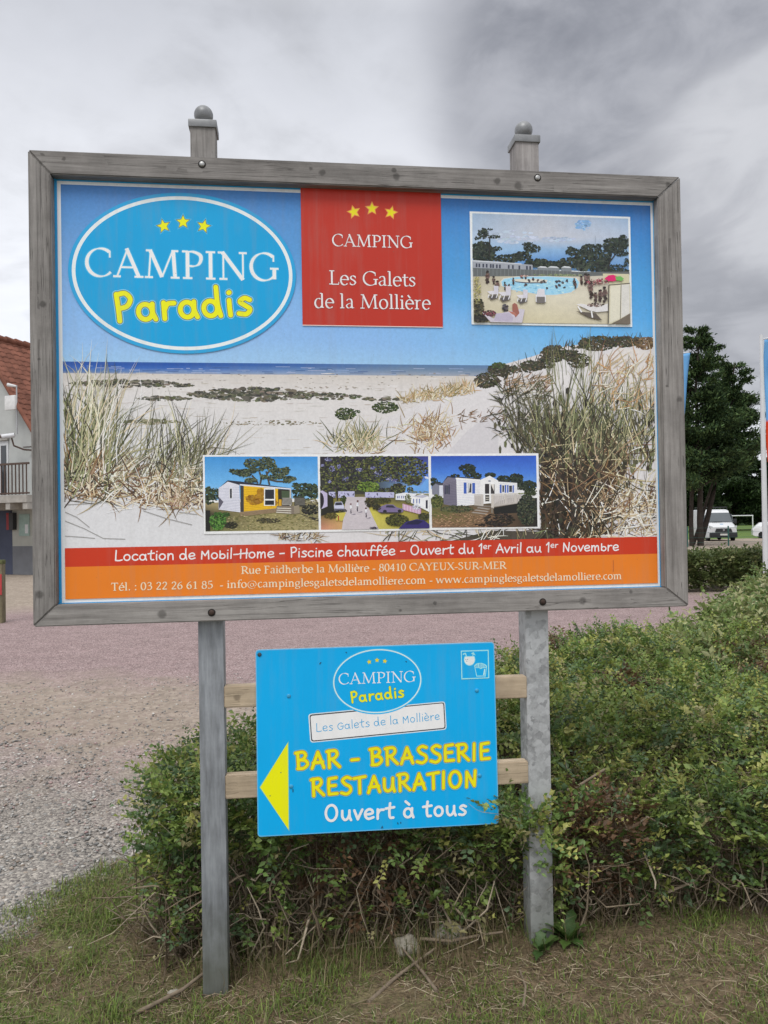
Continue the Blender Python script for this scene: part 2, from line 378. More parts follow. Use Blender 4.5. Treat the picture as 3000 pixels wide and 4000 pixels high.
HAND = {
 'L': (.62, [[(.1, .95), (.08, .5), (.07, .04)], [(.07, .03), (.3, .0), (.55, .06)]]),
 'o': (.60, [OV(.27, .28, .22, .27)]), 'c': (.54, [arc(.28, .28, .23, .27, 50, 325)]), 'a': (.64, _a),
 't': (.52, [[(.24, .88), (.2, .4), (.24, .05), (.42, .03)], [(.0, .58), (.46, .64)]]),
 'i': (.24, [[(.1, .52), (.1, .25), (.11, .0)], [(.11, .78), (.125, .79)]]),
 'n': (.58, [[(.08, .55), (.09, .0)], [(.09, .3), (.22, .53), (.4, .5), (.45, .28), (.46, .0)]]),
 'd': (.66, [OV(.25, .27, .21, .26), [(.47, 1.0), (.48, .4), (.55, .0)]]), 'e': (.57, _e),
 'M': (.76, [[(.08, .0), (.1, .72)], [(.1, .72), (.34, .3)], [(.34, .3), (.58, .78)], [(.58, .78), (.62, .0)]]),
 'b': (.54, [[(.08, .72), (.08, .06)], OV(.27, .22, .19, .21)]), 'l': (.25, [[(.12, .98), (.11, .5), (.1, .0)]]),
 '-': (.46, [[(.04, .36), (.38, .38)]]), 'H': (.68, [[(.1, .82), (.09, .0)], [(.56, .88), (.54, .0)], [(.0, .42), (.64, .48)]]),
 'm': (.82, [[(.08, .55), (.08, .0)], [(.08, .3), (.2, .52), (.33, .47), (.36, .0)], [(.36, .3), (.5, .53), (.63, .46), (.67, .0)]]),
 'P': (.60, [[(.1, .92), (.13, .4), (.14, .0)], [(.1, .9), (.36, .94), (.51, .74), (.4, .5), (.15, .42)]]),
 's': (.50, [[(.42, .5), (.26, .57), (.11, .45), (.26, .31), (.41, .17), (.28, .01), (.05, .04)]]),
 'h': (.58, [[(.1, 1.0), (.09, .0)], [(.09, .3), (.25, .54), (.42, .46), (.46, .0)]]),
 'u': (.64, [[(.08, .55), (.09, .2), (.22, .02), (.38, .1), (.46, .3)], [(.47, .55), (.48, .2), (.56, .0)]]),
 'f': (.50, [[(.52, .84), (.4, .98), (.26, .86), (.22, .4), (.2, .0)], [(.02, .5), (.46, .54)]]),
 '\u00e9': (.57, _e+[[(.2, .74), (.4, .92)]]), '\u00e8': (.57, _e+[[(.14, .92), (.32, .74)]]), '\u00e0': (.64, _a+[[(.12, .95), (.32, .76)]]),
 'O': (.80, [OV(.36, .46, .3, .46)]), 'v': (.50, [[(.03, .55), (.22, .02)], [(.22, .02), (.46, .58)]]),
 'r': (.47, [[(.1, .55), (.1, .0)], [(.1, .28), (.22, .5), (.42, .52)]]), '1': (.36, [[(.02, .7), (.22, .95)], [(.22, .95), (.2, .0)]]),
 'A': (.70, [[(.04, .0), (.34, .9)], [(.34, .9), (.64, .02)], [(.1, .3), (.58, .34)]]),
 'N': (.68, [[(.08, .0), (.1, .85)], [(.1, .85), (.5, .04)], [(.5, .04), (.56, .9)]]),
 'G': (.72, [[(.58, .62), (.42, .74), (.2, .66), (.06, .36), (.2, .05), (.42, .02), (.58, .16), (.6, .36)], [(.36, .36), (.68, .38)]]),
 'B': (.68, [[(.1, .92), (.14, .02)], [(.0, .9), (.36, .94), (.5, .76), (.36, .54), (.14, .5)], [(.14, .5), (.46, .48), (.6, .26), (.4, .04), (.1, .03)]]),
 'R': (.70, [[(.1, .94), (.12, .0)], [(.0, .9), (.4, .94), (.52, .74), (.38, .52), (.12, .46)], [(.25, .46), (.64, .02)]]),
 'S': (.62, [[(.55, .86), (.34, .94), (.13, .78), (.26, .56), (.5, .4), (.54, .17), (.34, .0), (.06, .08)]]),
 'E': (.60, [[(.12, .9), (.1, .5), (.12, .04)], [(.12, .9), (.5, .95)], [(.11, .5), (.45, .52)], [(.12, .04), (.54, .06)]]),
 'I': (.30, [[(.14, .94), (.12, .0)]]), 'T': (.62, [[(.0, .84), (.6, .92)], [(.3, .88), (.31, .0)]]),
 'U': (.70, [[(.08, .72), (.1, .2), (.26, .03), (.46, .14), (.53, .4)], [(.54, .74), (.54, .3), (.62, .0)]]), ' ': (.32, []),
}
# serif alphabet: strokes (kind, points, weight); kinds: 's' straight, 'c' curve, 'f' serif (x, y, half length), 'o' dot
_st = lambda x, y0, y1, w=1: ('s', [(x, y0), (x, y1)], w)
_bow = ('c', [(.18, .965), (.36, .975), (.55, .87), (.585, .71), (.52, .53), (.38, .455), (.22, .46)], 1)
_sd = ('c', arc(.27, .33, .20, .34, 60, 330), 1)
_se = [('c', arc(.28, .33, .21, .345, 0, 318), 1), ('s', [(.09, .37), (.48, .37)], .5)]
SER = {
 'C': (.82, [('c', arc(.47, .5, .39, .5, 50, 318, 26), 1), ('s', [(.735, .68), (.735, .93)], .42)]),
 'A': (.84, [('s', [(.1, 0), (.40, .98)], .45), ('s', [(.38, 1.03), (.73, 0)], 1), ('s', [(.22, .35), (.62, .35)], .5), ('f', .1, 0, .11), ('f', .73, 0, .13)]),
 'M': (1.08, [('s', [(.16, 0), (.22, 1)], .45), ('s', [(.20, 1), (.54, .03)], 1), ('s', [(.54, .03), (.86, 1)], .45), ('s', [(.87, 1), (.92, 0)], 1), ('f', .16, 0, .12), ('f', .92, 0, .13), ('f', .17, .98, .09), ('f', .92, .98, .10)]),
 'P': (.66, [_st(.19, 0, 1), _bow, ('f', .19, 0, .14), ('f', .12, .98, .09)]),
 'I': (.38, [_st(.19, 0, 1), ('f', .19, 0, .14), ('f', .19, .98, .14)]),
 'N': (.90, [_st(.17, 0, 1, .45), ('s', [(.14, 1), (.75, 0)], 1.05), _st(.75, 0, 1, .45), ('f', .17, 0, .12), ('f', .1, .98, .09), ('f', .75, .98, .12)]),
 'G': (.88, [('c', arc(.47, .5, .39, .5, 48, 325, 26), 1), _st(.77, .05, .42), ('f', .77, .42, .13), ('s', [(.745, .69), (.745, .93)], .42)]),
 'L': (.62, [_st(.19, 0, 1), ('s', [(.19, .025), (.56, .025)], .55), ('s', [(.56, .0), (.58, .2)], .4), ('f', .19, .98, .14), ('f', .12, .02, .08)]),
 'R': (.74, [_st(.19, 0, 1), _bow, ('s', [(.37, .48), (.7, 0)], 1), ('f', .19, 0, .13), ('f', .12, .98, .09), ('f', .73, .02, .06)]),
 'F': (.60, [_st(.19, 0, 1), ('s', [(.19, .97), (.52, .97)], .55), ('s', [(.52, .8), (.52, .98)], .4), ('s', [(.19, .52), (.45, .52)], .5), ('f', .19, 0, .14), ('f', .12, .98, .08)]),
 'E': (.64, [_st(.19, 0, 1), ('s', [(.19, .97), (.53, .97)], .55), ('s', [(.53, .8), (.53, .98)], .4), ('s', [(.19, .52), (.45, .52)], .5), ('s', [(.19, .03), (.55, .03)], .55), ('s', [(.56, .0), (.58, .2)], .4), ('f', .12, .02, .08), ('f', .12, .98, .08)]),
 'T': (.68, [_st(.33, 0, 1), ('s', [(.03, .965), (.63, .965)], .6), ('s', [(.035, .78), (.05, .98)], .4), ('s', [(.625, .78), (.61, .98)], .4), ('f', .33, 0, .14)]),
 'U': (.84, [('c', [(.2, 1), (.2, .6), (.2, .3), (.29, .07), (.45, .0), (.6, .08), (.66, .3)], 1), ('s', [(.665, .26), (.665, 1)], .5), ('f', .19, .98, .13), ('f', .665, .98, .11)]),
 'X': (.76, [('s', [(.1, 1), (.66, 0)], 1), ('s', [(.1, 0), (.64, 1)], .45), ('f', .1, 0, .1), ('f', .66, .02, .11), ('f', .1, .98, .11), ('f', .64, .98, .1)]),
 'Y': (.72, [('s', [(.07, 1), (.36, .48)], 1), ('s', [(.36, .48), (.64, 1)], .45), _st(.36, 0, .5), ('f', .36, 0, .14), ('f', .07, .98, .1), ('f', .63, .98, .1)]),
 'S': (.58, [('c', [(.45, .9), (.3, .985), (.14, .9), (.12, .72), (.28, .56), (.44, .4), (.47, .2), (.3, .02), (.1, .08)], .95), ('s', [(.09, .05), (.08, .26)], .4), ('s', [(.455, .76), (.455, .96)], .4)]),
 'a': (.53, [('c', [(.1, .54), (.2, .655), (.34, .64), (.39, .5), (.39, .3)], .9), ('c', [(.39, .4), (.39, .15), (.42, .03), (.52, .04)], 1), ('c', [(.39, .38), (.2, .31), (.09, .18), (.17, .02), (.3, .04), (.39, .16)], .85)]),
  'b': (.61, [_st(.155, 0, 1.04), ('c', arc(.34, .33, .2, .34, 150, -130), 1), ('f', .09, 1.03, .06)]),
 'c': (.48, [('c', arc(.29, .33, .21, .345, 55, 318), 1)]),
 'd': (.61, [_sd, ('s', [(.46, 1.04), (.46, 0)], 1), ('f', .40, 1.03, .06), ('f', .5, .02, .06)]),
 'e': (.53, _se), '\u00e9': (.53, _se+[('s', [(.24, .78), (.38, 1.0)], .8)]), '\u00e8': (.53, _se+[('s', [(.32, .78), (.18, 1.0)], .9)]),
 'f': (.37, [('c', [(.46, .97), (.36, 1.05), (.24, .96), (.19, .75), (.19, .5)], .9), _st(.19, 0, .6), ('s', [(.04, .635), (.38, .635)], .5), ('f', .19, 0, .12)]),
 'g': (.56, [('c', OV(.26, .43, .17, .225), .9), ('s', [(.4, .61), (.54, .61)], .5), ('c', [(.16, .23), (.1, .12), (.25, .05), (.44, -.02), (.47, -.18), (.28, -.3), (.09, -.2), (.13, -.04), (.25, .04)], .8)]),
 'h': (.64, [_st(.16, 0, 1.04), ('c', [(.16, .5), (.3, .66), (.44, .58), (.475, .38), (.475, .2)], 1), _st(.475, 0, .3), ('f', .16, 0, .11), ('f', .475, 0, .11), ('f', .1, 1.03, .06)]),
 'i': (.31, [_st(.155, 0, .66), ('o', .155, .9, .075), ('f', .155, 0, .12), ('f', .1, .645, .06)]),
 'l': (.31, [_st(.155, 0, 1.04), ('f', .155, 0, .12), ('f', .1, 1.03, .06)]),
 'm': (.96, [_st(.16, 0, .66), ('c', [(.16, .5), (.3, .66), (.43, .58), (.46, .38), (.46, .2)], 1), _st(.46, 0, .3), ('c', [(.46, .5), (.6, .66), (.74, .58), (.775, .38), (.775, .2)], 1), _st(.775, 0, .3), ('f', .16, 0, .11), ('f', .46, 0, .1), ('f', .775, 0, .11), ('f', .1, .645, .06)]),
 'n': (.64, [_st(.16, 0, .66), ('c', [(.16, .5), (.3, .66), (.44, .58), (.475, .38), (.475, .2)], 1), _st(.475, 0, .3), ('f', .16, 0, .11), ('f', .475, 0, .11), ('f', .1, .645, .06)]),
 'o': (.59, [('c', OV(.295, .33, .215, .345), 1)]),
 'p': (.62, [_st(.16, -.34, .66), ('c', arc(.34, .33, .2, .34, 150, -130), 1), ('f', .16, -.33, .12), ('f', .1, .645, .06)]),
 'r': (.44, [_st(.16, 0, .66), ('c', [(.16, .48), (.26, .63), (.4, .63)], 1), ('f', .16, 0, .12), ('f', .1, .645, .06)]),
 's': (.44, [('c', [(.35, .58), (.22, .66), (.1, .56), (.13, .43), (.28, .31), (.36, .17), (.24, .01), (.07, .06)], .9), ('s', [(.065, .03), (.065, .18)], .4), ('s', [(.36, .48), (.36, .64)], .4)]),
 't': (.38, [('c', [(.17, .86), (.17, .4), (.19, .08), (.28, .01), (.39, .05)], 1), ('s', [(.03, .635), (.37, .635)], .5)]),
 'u': (.64, [('c', [(.14, .66), (.14, .25), (.21, .03), (.34, .03), (.46, .18)], 1), _st(.475, 0, .66), ('f', .1, .645, .06), ('f', .43, .645, .06), ('f', .52, .02, .06)]),
 'w': (.86, [('s', [(.08, .66), (.25, 0)], 1), ('s', [(.25, 0), (.42, .64)], .5), ('s', [(.42, .66), (.6, 0)], 1), ('s', [(.6, 0), (.78, .66)], .5), ('f', .08, .645, .09), ('f', .78, .645, .08)]),
 '0': (.55, [('c', OV(.275, .48, .2, .49), .95)]), '1': (.55, [_st(.3, 0, .96), ('s', [(.14, .8), (.3, .96)], .5), ('f', .3, 0, .15)]),
 '2': (.55, [('c', [(.09, .76), (.22, .96), (.4, .88), (.42, .66), (.28, .38), (.08, .06)], .95), ('s', [(.07, .045), (.47, .045)], .75)]),
 '3': (.55, [('c', [(.1, .84), (.25, .97), (.4, .86), (.38, .64), (.2, .53)], .9), ('c', [(.2, .53), (.42, .47), (.46, .22), (.3, .01), (.08, .07)], .95)]),
 '4': (.55, [_st(.36, 0, .97), ('s', [(.04, .3), (.36, .97)], .5), ('s', [(.03, .3), (.5, .3)], .6), ('f', .36, 0, .1)]),
 '5': (.55, [('s', [(.15, .93), (.45, .95)], .75), ('s', [(.15, .94), (.12, .53)], .5), ('c', [(.12, .54), (.3, .58), (.45, .42), (.43, .16), (.26, .01), (.07, .06)], .95)]),
 '6': (.55, [('c', [(.45, .95), (.24, .8), (.1, .5), (.09, .24), (.24, .01), (.42, .12), (.45, .34), (.32, .55), (.12, .42)], .95)]),
 '8': (.55, [('c', OV(.275, .73, .155, .23), .85), ('c', OV(.275, .25, .195, .26), .95)]),
 '.': (.26, [('o', .13, .06, .075)]), ':': (.28, [('o', .14, .06, .075), ('o', .14, .56, .075)]), '-': (.36, [('s', [(.04, .3), (.32, .3)], .7)]),
 '@': (.98, [('c', OV(.47, .33, .16, .2), .6), ('c', [(.64, .52), (.62, .25), (.7, .15), (.83, .25), (.86, .5), (.72, .78), (.45, .85), (.17, .68), (.08, .35), (.2, .0), (.5, -.14), (.78, -.02)], .55)]), ' ': (.30, []),
}
def text(pr, s, p0, p1, cap, font, col, weight, track=0.0, passes=None, wave=None, slant=0.0):
    """set a line of writing so that it runs from p0 to p1 (photo pixels through pr.C), capital height cap (pixels)"""
    a = Vector((*pr.P(*pr.C(*p0)), 0)); b = Vector((*pr.P(*pr.C(*p1)), 0))
    mid = ((p0[0]+p1[0])/2, (p0[1]+p1[1])/2)
    q0 = Vector((*pr.P(*pr.C(*mid)), 0)); q1 = Vector((*pr.P(*pr.C(mid[0], mid[1]-cap)), 0)); H = (q1-q0).length
    fnt = SER if font == 'S' else HAND
    W = sum(fnt[c][0]*(.62 if i in (wave or {}) else 1)+track for i, c in enumerate(s))-track
    ux = (b-a)/W; uy = Vector((-ux.y, ux.x, 0)).normalized()*H; sx_ = ux.length/H
    for (c_, extra) in (passes or [(col, 0.0)]):
        x = 0; cc = pc(c_)
        for i, ch in enumerate(s):
            adv, strokes = fnt[ch]; sup = wave and i in wave; k = .62 if sup else 1; dy = .42 if sup else 0
            def T(p): return a+ux*(x+(p[0]+slant*p[1])*k)+uy*(p[1]*k+dy)
            def put(pts, ws, rnd):
                if len(pts) > 8 and math.hypot(pts[0][0]-pts[-1][0], pts[0][1]-pts[-1][1]) < .02:
                    pts = [T(p) for p in pts[:-1]]
                    pr.strip([(p.x, p.y) for p in pts], ws[:-1], [cc]*len(pts), True); return
                pts = [T(p) for p in pts]
                if rnd:
                    d0 = (pts[0]-pts[1]).normalized(); d1 = (pts[-1]-pts[-2]).normalized(); h0, h1 = ws[0], ws[-1]
                    pre = [(pts[0]+d0*h0*math.sin(t), h0*math.cos(t)) for t in (1.5, 1.2, .8, .4)]
                    post = [(pts[-1]+d1*h1*math.sin(t), h1*math.cos(t)) for t in (.4, .8, 1.2, 1.5)]
                    ws = [q[1] for q in pre]+ws+[q[1] for q in post]; pts = [q[0] for q in pre]+pts+[q[0] for q in post]
                pr.strip([(p.x, p.y) for p in pts], ws, [cc]*len(pts))
            if font == 'H':
                for st in strokes:
                    p = smooth(st) if len(st) < 20 else st
                    put(p, [H*k*(weight/2+extra)]*len(p), True)
            else:
                for st in strokes:
                    if st[0] == 'f':
                        _, fx, fy, fl = st; yy = fy+(.018 if fy < .5 and fy >= -.1 else -.0)
                        put([(fx-fl, yy), (fx+fl, yy)], [H*(.022+weight*.09+extra)]*2, False)
                    elif st[0] == 'o':
                        p = T((st[1], st[2])); r = H*(st[3]*(weight/.115)**.5+extra)
                        pr.poly([(p.x+r*math.cos(t), p.y+r*math.sin(t)) for t in (6.283*j/12 for j in range(12))], c_, world=True)
                    else:
                        p = st[1] if len(st[1]) > 12 or st[0] == 's' else smooth(st[1]); ws = []
                        for j in range(len(p)):
                            u = p[max(j-1, 0)]; v = p[min(j+1, len(p)-1)]; dr = math.atan2(v[1]-u[1], v[0]-u[0])
                            f = 1 if st[0] == 's' else .28+.72*abs(math.sin(dr-R(18)))
                            ws.append(H*(weight/2*st[2]*f+extra))
                        put(p, ws, False)
            x += adv*k+track
# ---------------------------------------------------------------- billboard
BB = (1.19, .10, 0.0)
bill = empty('billboard', BB, 'large campsite billboard in a weathered grey timber frame on two square posts', 'billboard')
M_PRINT = attr_mat('printed_vinyl', .36, .30, .03, 6, 0, .24)
M_PHOTO, t_, p_ = mat_new('printed_photograph')
_a = N(t_, 'ShaderNodeVertexColor', layer_name='Col'); _g = N(t_, 'ShaderNodeTexCoord').outputs['Object']
_n = mth(t_, 'ADD', mth(t_, 'MULTIPLY', noi(t_, _g, 320, 3, .7), .6), mth(t_, 'MULTIPLY', noi(t_, _g, 45, 4, .6), .4))
t_.links.new(mixc(t_, 1.0, _a.outputs[0], ramp(t_, _n, [(.3, .84), (.7, 1.14)]), 'MULTIPLY'), p_.inputs['Base Color']); p_.inputs['Roughness'].default_value = .34; p_.inputs['Specular IOR Level'].default_value = .3
M_BEACH = attr_mat('printed_beach', .36, .30, .07, 110, 0, .14)
M_PRINT2 = attr_mat('printed_plate', .42, .28, .03, 5, 0, .15)
GREY, DARK = (.305, .288, .272), (.135, .124, .115)
X0, X1, Z0, Z1 = 0.0, 2.381, 1.250, 2.893
IX0, IX1, IZ0, IZ1 = .0765, 2.2885, 1.323, 2.811
def rail(pts, axis, seed, knots, tone=1.0):
    m = wood_mat('weathered_rail', axis, tuple(c*tone for c in GREY), tuple(c*tone for c in DARK), knots, seed)
    b = MB(); b.prism(pts, 'y', 0.0, .058)
    bmesh.ops.bevel(b.bm, geom=[e for e in b.bm.edges], offset=.004, segments=2, affect='EDGES')
    return b.build('frame_rail', m, bill, BB, True, 50)
g = .0012
kn = lambda *l: [(x-BB[0], z, r) for x, z, r in l]
rail([(X0, Z1), (X1, Z1), (IX1, IZ1), (IX0, IZ1)], 0, .3, kn((.12, 2.866, .007), (1.012, 2.852, .012), (1.282, 2.85, .014), (1.275, 2.872, .009), (1.66, 2.848, .013), (1.74, 2.834, .016), (2.33, 2.86, .010), (.97, 2.868, .007)), .92)
rail([(X0, Z0), (IX0, IZ0), (IX1, IZ0), (X1, Z0)], 0, 1.7, kn((.43, 1.281, .015), (.60, 1.279, .010), (1.40, 1.29, .006), (1.96, 1.283, .014), (2.15, 1.31, .008), (1.27, 1.268, .006)), 1.12)
rail([(X0, Z0+g), (X0, Z1-g), (IX0-g, IZ1), (IX0-g, IZ0)], 2, 3.1, kn((.022, 1.36, .014), (.045, 2.36, .012), (.03, 2.17, .006)), .98)
rail([(X1, Z0+g), (IX1+g, IZ0), (IX1+g, IZ1), (X1, Z1-g)], 2, 4.9, kn((2.36, 2.04, .011), (2.31, 2.09, .005)), 1.12)
# bolts on the rails in front of the posts
M_bolt = flat_mat('bolt_steel', (.42, .42, .41), .45, .5, .2, 60, .7)
M_rust = flat_mat('bolt_rust', (.06, .04, .032), .8, .3, .4, 80, .2)
M_hole_shade = flat_mat('bolt_recess_shade', (.035, .032, .03), .9, .2, .2, 50)  # flat disc behind each head: shade of a sunk hole put into the colour
for x, z, m in ((.588, 2.866, M_bolt), (1.815, 2.866, M_bolt), (.6, 1.281, M_rust), (1.806, 1.2835, M_rust)):
    b = MB(); b.lathe((x, 0, z), [(.0135, -.0012), (.0135, .0), (.0135, .002)], 'y', 20); o = b.build('bolt', M_hole_shade, bill, BB)
    b = MB(); b.lathe((x, 0, z), [(.003, -.0065), (.0075, -.0055), (.0098, -.003), (.0098, -.0012)], 'y', 16); b.build('bolt_head', m, o, BB, True, 60)
# panel
b = MB(); b.box(IX0-.02, IX1+.02, .0402, .0545, IZ0-.02, IZ1+.02); M_pan = flat_mat('panel_aluminium', (.55, .56, .57), .5)
panel = b.build('printed_panel', M_pan, bill, BB)
# posts
def steel_mat(name, base, streak, spangle):
    m, t, p = mat_new(name); g = N(t, 'ShaderNodeTexCoord').outputs['Object']
    mp = N(t, 'ShaderNodeMapping'); t.links.new(g, mp.inputs[0]); mp.inputs['Scale'].default_value = (1, 1, .12 if streak else 1)
    n1 = noi(t, mp.outputs[0], 60, 6, .65); n2 = noi(t, g, 6, 5, .6)
    v = N(t, 'ShaderNodeTexVoronoi', feature='F1', inp={'Scale': 42 if spangle else 70}); v.inputs['Randomness'].default_value = 1
    nd = noi(t, g, 30, 2); ad = N(t, 'ShaderNodeVectorMath', operation='ADD'); t.links.new(g, ad.inputs[0])
    sc = N(t, 'ShaderNodeVectorMath', operation='SCALE'); sc.inputs['Scale'].default_value = .022; nc = t.nodes.new('ShaderNodeTexNoise'); nc.inputs['Scale'].default_value = 45; t.links.new(g, nc.inputs['Vector']); t.links.new(nc.outputs['Color'], sc.inputs[0]); t.links.new(sc.outputs[0], ad.inputs[1]); t.links.new(ad.outputs[0], v.inputs['Vector'])
    vs = N(t, 'ShaderNodeSeparateColor'); t.links.new(v.outputs['Color'], vs.inputs[0])
    f = mth(t, 'ADD', mth(t, 'MULTIPLY', n1, .55 if streak else .4), mth(t, 'MULTIPLY', n2, .45 if streak else .5))
    if spangle: f = mth(t, 'ADD', f, mth(t, 'MULTIPLY', vs.outputs[0], .23))
    lo, hi = (.33, .64)
    c = ramp(t, f, [(lo, tuple(x*.55 for x in base)), (.5, base), (hi, tuple(x*1.35 for x in base))])
    # splash dirt and algae near the ground
    sp = N(t, 'ShaderNodeSeparateXYZ'); t.links.new(g, sp.inputs[0])
    k = N(t, 'ShaderNodeMapRange'); t.links.new(mth(t, 'ADD', sp.outputs['Z'], mth(t, 'MULTIPLY', n2, .25)), k.inputs[0]); k.inputs[1].default_value = .36; k.inputs[2].default_value = .12
    c = mixc(t, mth(t, 'MULTIPLY', k.outputs[0], .6), c, (.11, .115, .07))
    t.links.new(c, p.inputs['Base Color']); p.inputs['Metallic'].default_value = .25; p.inputs['Roughness'].default_value = .55
    bump(t, p, n1, .12, .004); return m
M_st = [steel_mat('dull_zinc', (.265, .28, .30), True, False), steel_mat('spangled_zinc', (.36, .37, .375), False, True)]
M_top = [wood_mat('post_wood', 2, tuple(c*.98 for c in GREY), DARK, (), 7.7), wood_mat('post_wood_pale', 2, (.33, .31, .30), (.16, .145, .14), (), 9.1)]
M_cap = flat_mat('cap_grey', (.23, .235, .24), .45, .5, .18, 25, .3)
for i, (xa, xb, zg) in enumerate(((.545, .634, -.3), (1.757, 1.847, -.2))):
    b = MB(); b.box(xa, xb, .0602, .150, zg, 1.285, .004)
    post = b.build('post', M_st[i], bill, BB, True, 50)
    post['label'] = ('dull streaky zinc grey post under a grey wooden top', 'spangled galvanised steel post under a grey wooden top')[i]
    b = MB(); b.box(xa-.004, xb-.004, .0604, .146, 1.287, 3.045, .004); b.build('wooden_top', M_top[i], post, BB, True, 50)
    cx = (xa+xb)/2-.004; b = MB(); h = .0505
    b.box(cx-h, cx+h, .104-h, .104+h, 3.028, 3.056, .004)
    # shallow pyramid and ball
    q = [(cx-h+.006, .104-h+.006), (cx+h-.006, .104-h+.006), (cx+h-.006, .104+h-.006), (cx-h+.006, .104+h-.006)]
    lo = [b.bm.verts.new((x, y, 3.0555)) for x, y in q]; up = [b.bm.verts.new((cx+(x-cx)*.4, .104+(y-.104)*.4, 3.068)) for x, y in q]
    for k in range(4): b.bm.faces.new((lo[k], lo[(k+1) % 4], up[(k+1) % 4], up[k]))
    b.bm.faces.new(up)
    cap = b.build('post_cap', M_cap, post, BB, True, 40)
    b = MB(); b.lathe((cx, .104, 3.094), [(.0345*math.sin(t), -.0345*math.cos(t)) for t in np.linspace(.05, 3.09, 18)], 'z', 28); b.build('ball_finial', M_cap, cap, BB, True, 70)

# ---------------------------------------------------------------- the beach picture on the big panel
PY = .04
full = lambda x, y: (x, y)
disp = crop(0, 0, 3000)
P = Print(PY, 0.0, 1.2e-5)
def wrect(p, x0, z0, x1, z1, col): p.poly([(x0, z0), (x1, z0), (x1, z1), (x0, z1)], col, True)
wrect(P, IX0-.019, IZ0-.019, IX1+.019, IZ1+.019, (46, 150, 208))
PX0, PX1, PZ0, PZ1 = .097, 2.277, 1.3385, 2.794
wrect(P, PX0-.0125, PZ0-.0125, PX1+.0095, PZ1+.0115, (214, 218, 228))
P.build('border_print', M_PRINT, panel, BB)
P = Print(PY, .0003, 1.0e-5, (PX0, PZ0, PX1, PZ1))
HOR = 2.1705
def wgrid(p, xs, zs, cols):
    pts = []; cc = []; n = len(xs)
    for i, z in enumerate(zs):
        for j, x in enumerate(xs): pts.append((x, z)); cc.append(pc(cols[i][j]))
    p._add(pts, cc, [(i*n+j, i*n+j+1, (i+1)*n+j+1, (i+1)*n+j) for i in range(len(zs)-1) for j in range(n-1)])
wgrid(P, [PX0, .5, 1.2, 1.8, PX1], [PZ1, 2.68, 2.5, 2.35, 2.25, HOR-.005],
      [[(66, 116, 176), (68, 120, 180), (58, 110, 174), (52, 106, 172), (50, 104, 168)],
       [(84, 136, 192), (88, 140, 196), (72, 134, 194), (58, 128, 192), (54, 124, 190)],
       [(114, 158, 208), (116, 162, 210), (80, 146, 202), (72, 148, 206), (74, 150, 208)],
       [(128, 172, 222), (130, 172, 222), (126, 172, 220), (96, 166, 222), (84, 162, 222)],
       [(136, 176, 224), (138, 178, 224), (132, 174, 222), (118, 176, 226), (104, 172, 226)],
       [(146, 186, 228), (148, 186, 228), (146, 186, 228), (134, 184, 230), (124, 180, 230)]])
wgrid(P, [PX0, .5, .9, 1.3, PX1], [HOR, HOR-.008, HOR-.02, HOR-.034, HOR-.046],
      [[(44, 84, 156), (44, 86, 158), (52, 94, 160), (84, 116, 158), (96, 122, 156)],
       [(36, 78, 156), (38, 80, 156), (56, 96, 158), (92, 120, 154), (100, 124, 152)],
       [(46, 92, 170), (52, 96, 170), (84, 120, 170), (108, 130, 156), (112, 130, 150)],
       [(78, 110, 160), (104, 132, 176), (124, 146, 180), (134, 146, 164), (138, 148, 160)],
       [(160, 160, 165), (166, 166, 170), (160, 162, 170), (150, 156, 168), (160, 162, 166)]])
for _ in range(60):
    x = random.uniform(PX0+.03, 1.58); z = random.uniform(HOR-.04, HOR-.012); l = random.uniform(.01, .06)
    P.strip([(x, z), (min(x+l, 1.6), z)], [.0008, .0008], [pc(jit(random.choice(((150, 170, 205), (60, 90, 140), (170, 180, 205))), 10))]*2)
# sand flats
wgrid(P, [PX0, .5, 1.0, 1.6, PX1], [HOR-.041, HOR-.10, HOR-.2, 1.85, 1.70, 1.51],
      [[(196, 190, 184)]*5, [(206, 202, 200)]*5, [(204, 202, 202), (206, 204, 204), (206, 203, 202), (204, 200, 198), (204, 200, 198)],
       [(206, 205, 206)]*5, [(204, 203, 205)]*5, [(206, 206, 208)]*5])
P.C = disp
P.begin(.0004)
SAND = [(190, 184, 178), (198, 194, 190), (212, 209, 208), (182, 174, 166)]
P.speck(lambda: (random.uniform(145, 1100), random.uniform(806, 980)), 260, 16, 1.0, SAND)
P.speck(lambda: (random.uniform(145, 1020), random.uniform(806, 850)), 130, 3, .8, [(150, 140, 128), (120, 110, 100), (165, 155, 140)])
SCR = [(84, 82, 74), (104, 100, 88), (70, 72, 60), (122, 114, 100), (96, 98, 74), (60, 60, 54)]
def scrub(x0, x1, y, th, n, cols=SCR, r=6.2):
    for _ in range(n):
        u = random.random(); x = x0+(x1-x0)*u; k = math.sin(math.pi*min(1, max(0, u)))**.6
        P.blob(x, y+random.uniform(-th, th)*k, 2, 1, 1, r*random.uniform(.5, 1.3)*(.5+.5*k), cols, .42)
scrub(150, 385, 828, 8, 260); scrub(330, 420, 832, 4, 50); scrub(295, 410, 861, 5, 90, SCR); scrub(405, 690, 852, 14, 560, SCR, 7); scrub(620, 780, 856, 7, 150, SCR+[(72, 84, 50)])
scrub(780, 880, 862, 3, 60); scrub(260, 390, 911, 5, 110, [(120, 122, 90), (96, 100, 74), (150, 142, 120)]); scrub(470, 700, 914, 5, 90, [(130, 122, 104), (108, 106, 84), (150, 140, 122)], 3.5)
scrub(640, 780, 838, 3, 30, [(150, 140, 128)], 3); scrub(880, 1010, 868, 2, 30, [(160, 150, 136)], 3)
BUSH = [(46, 60, 34), (62, 76, 40), (36, 46, 28), (82, 92, 50)]
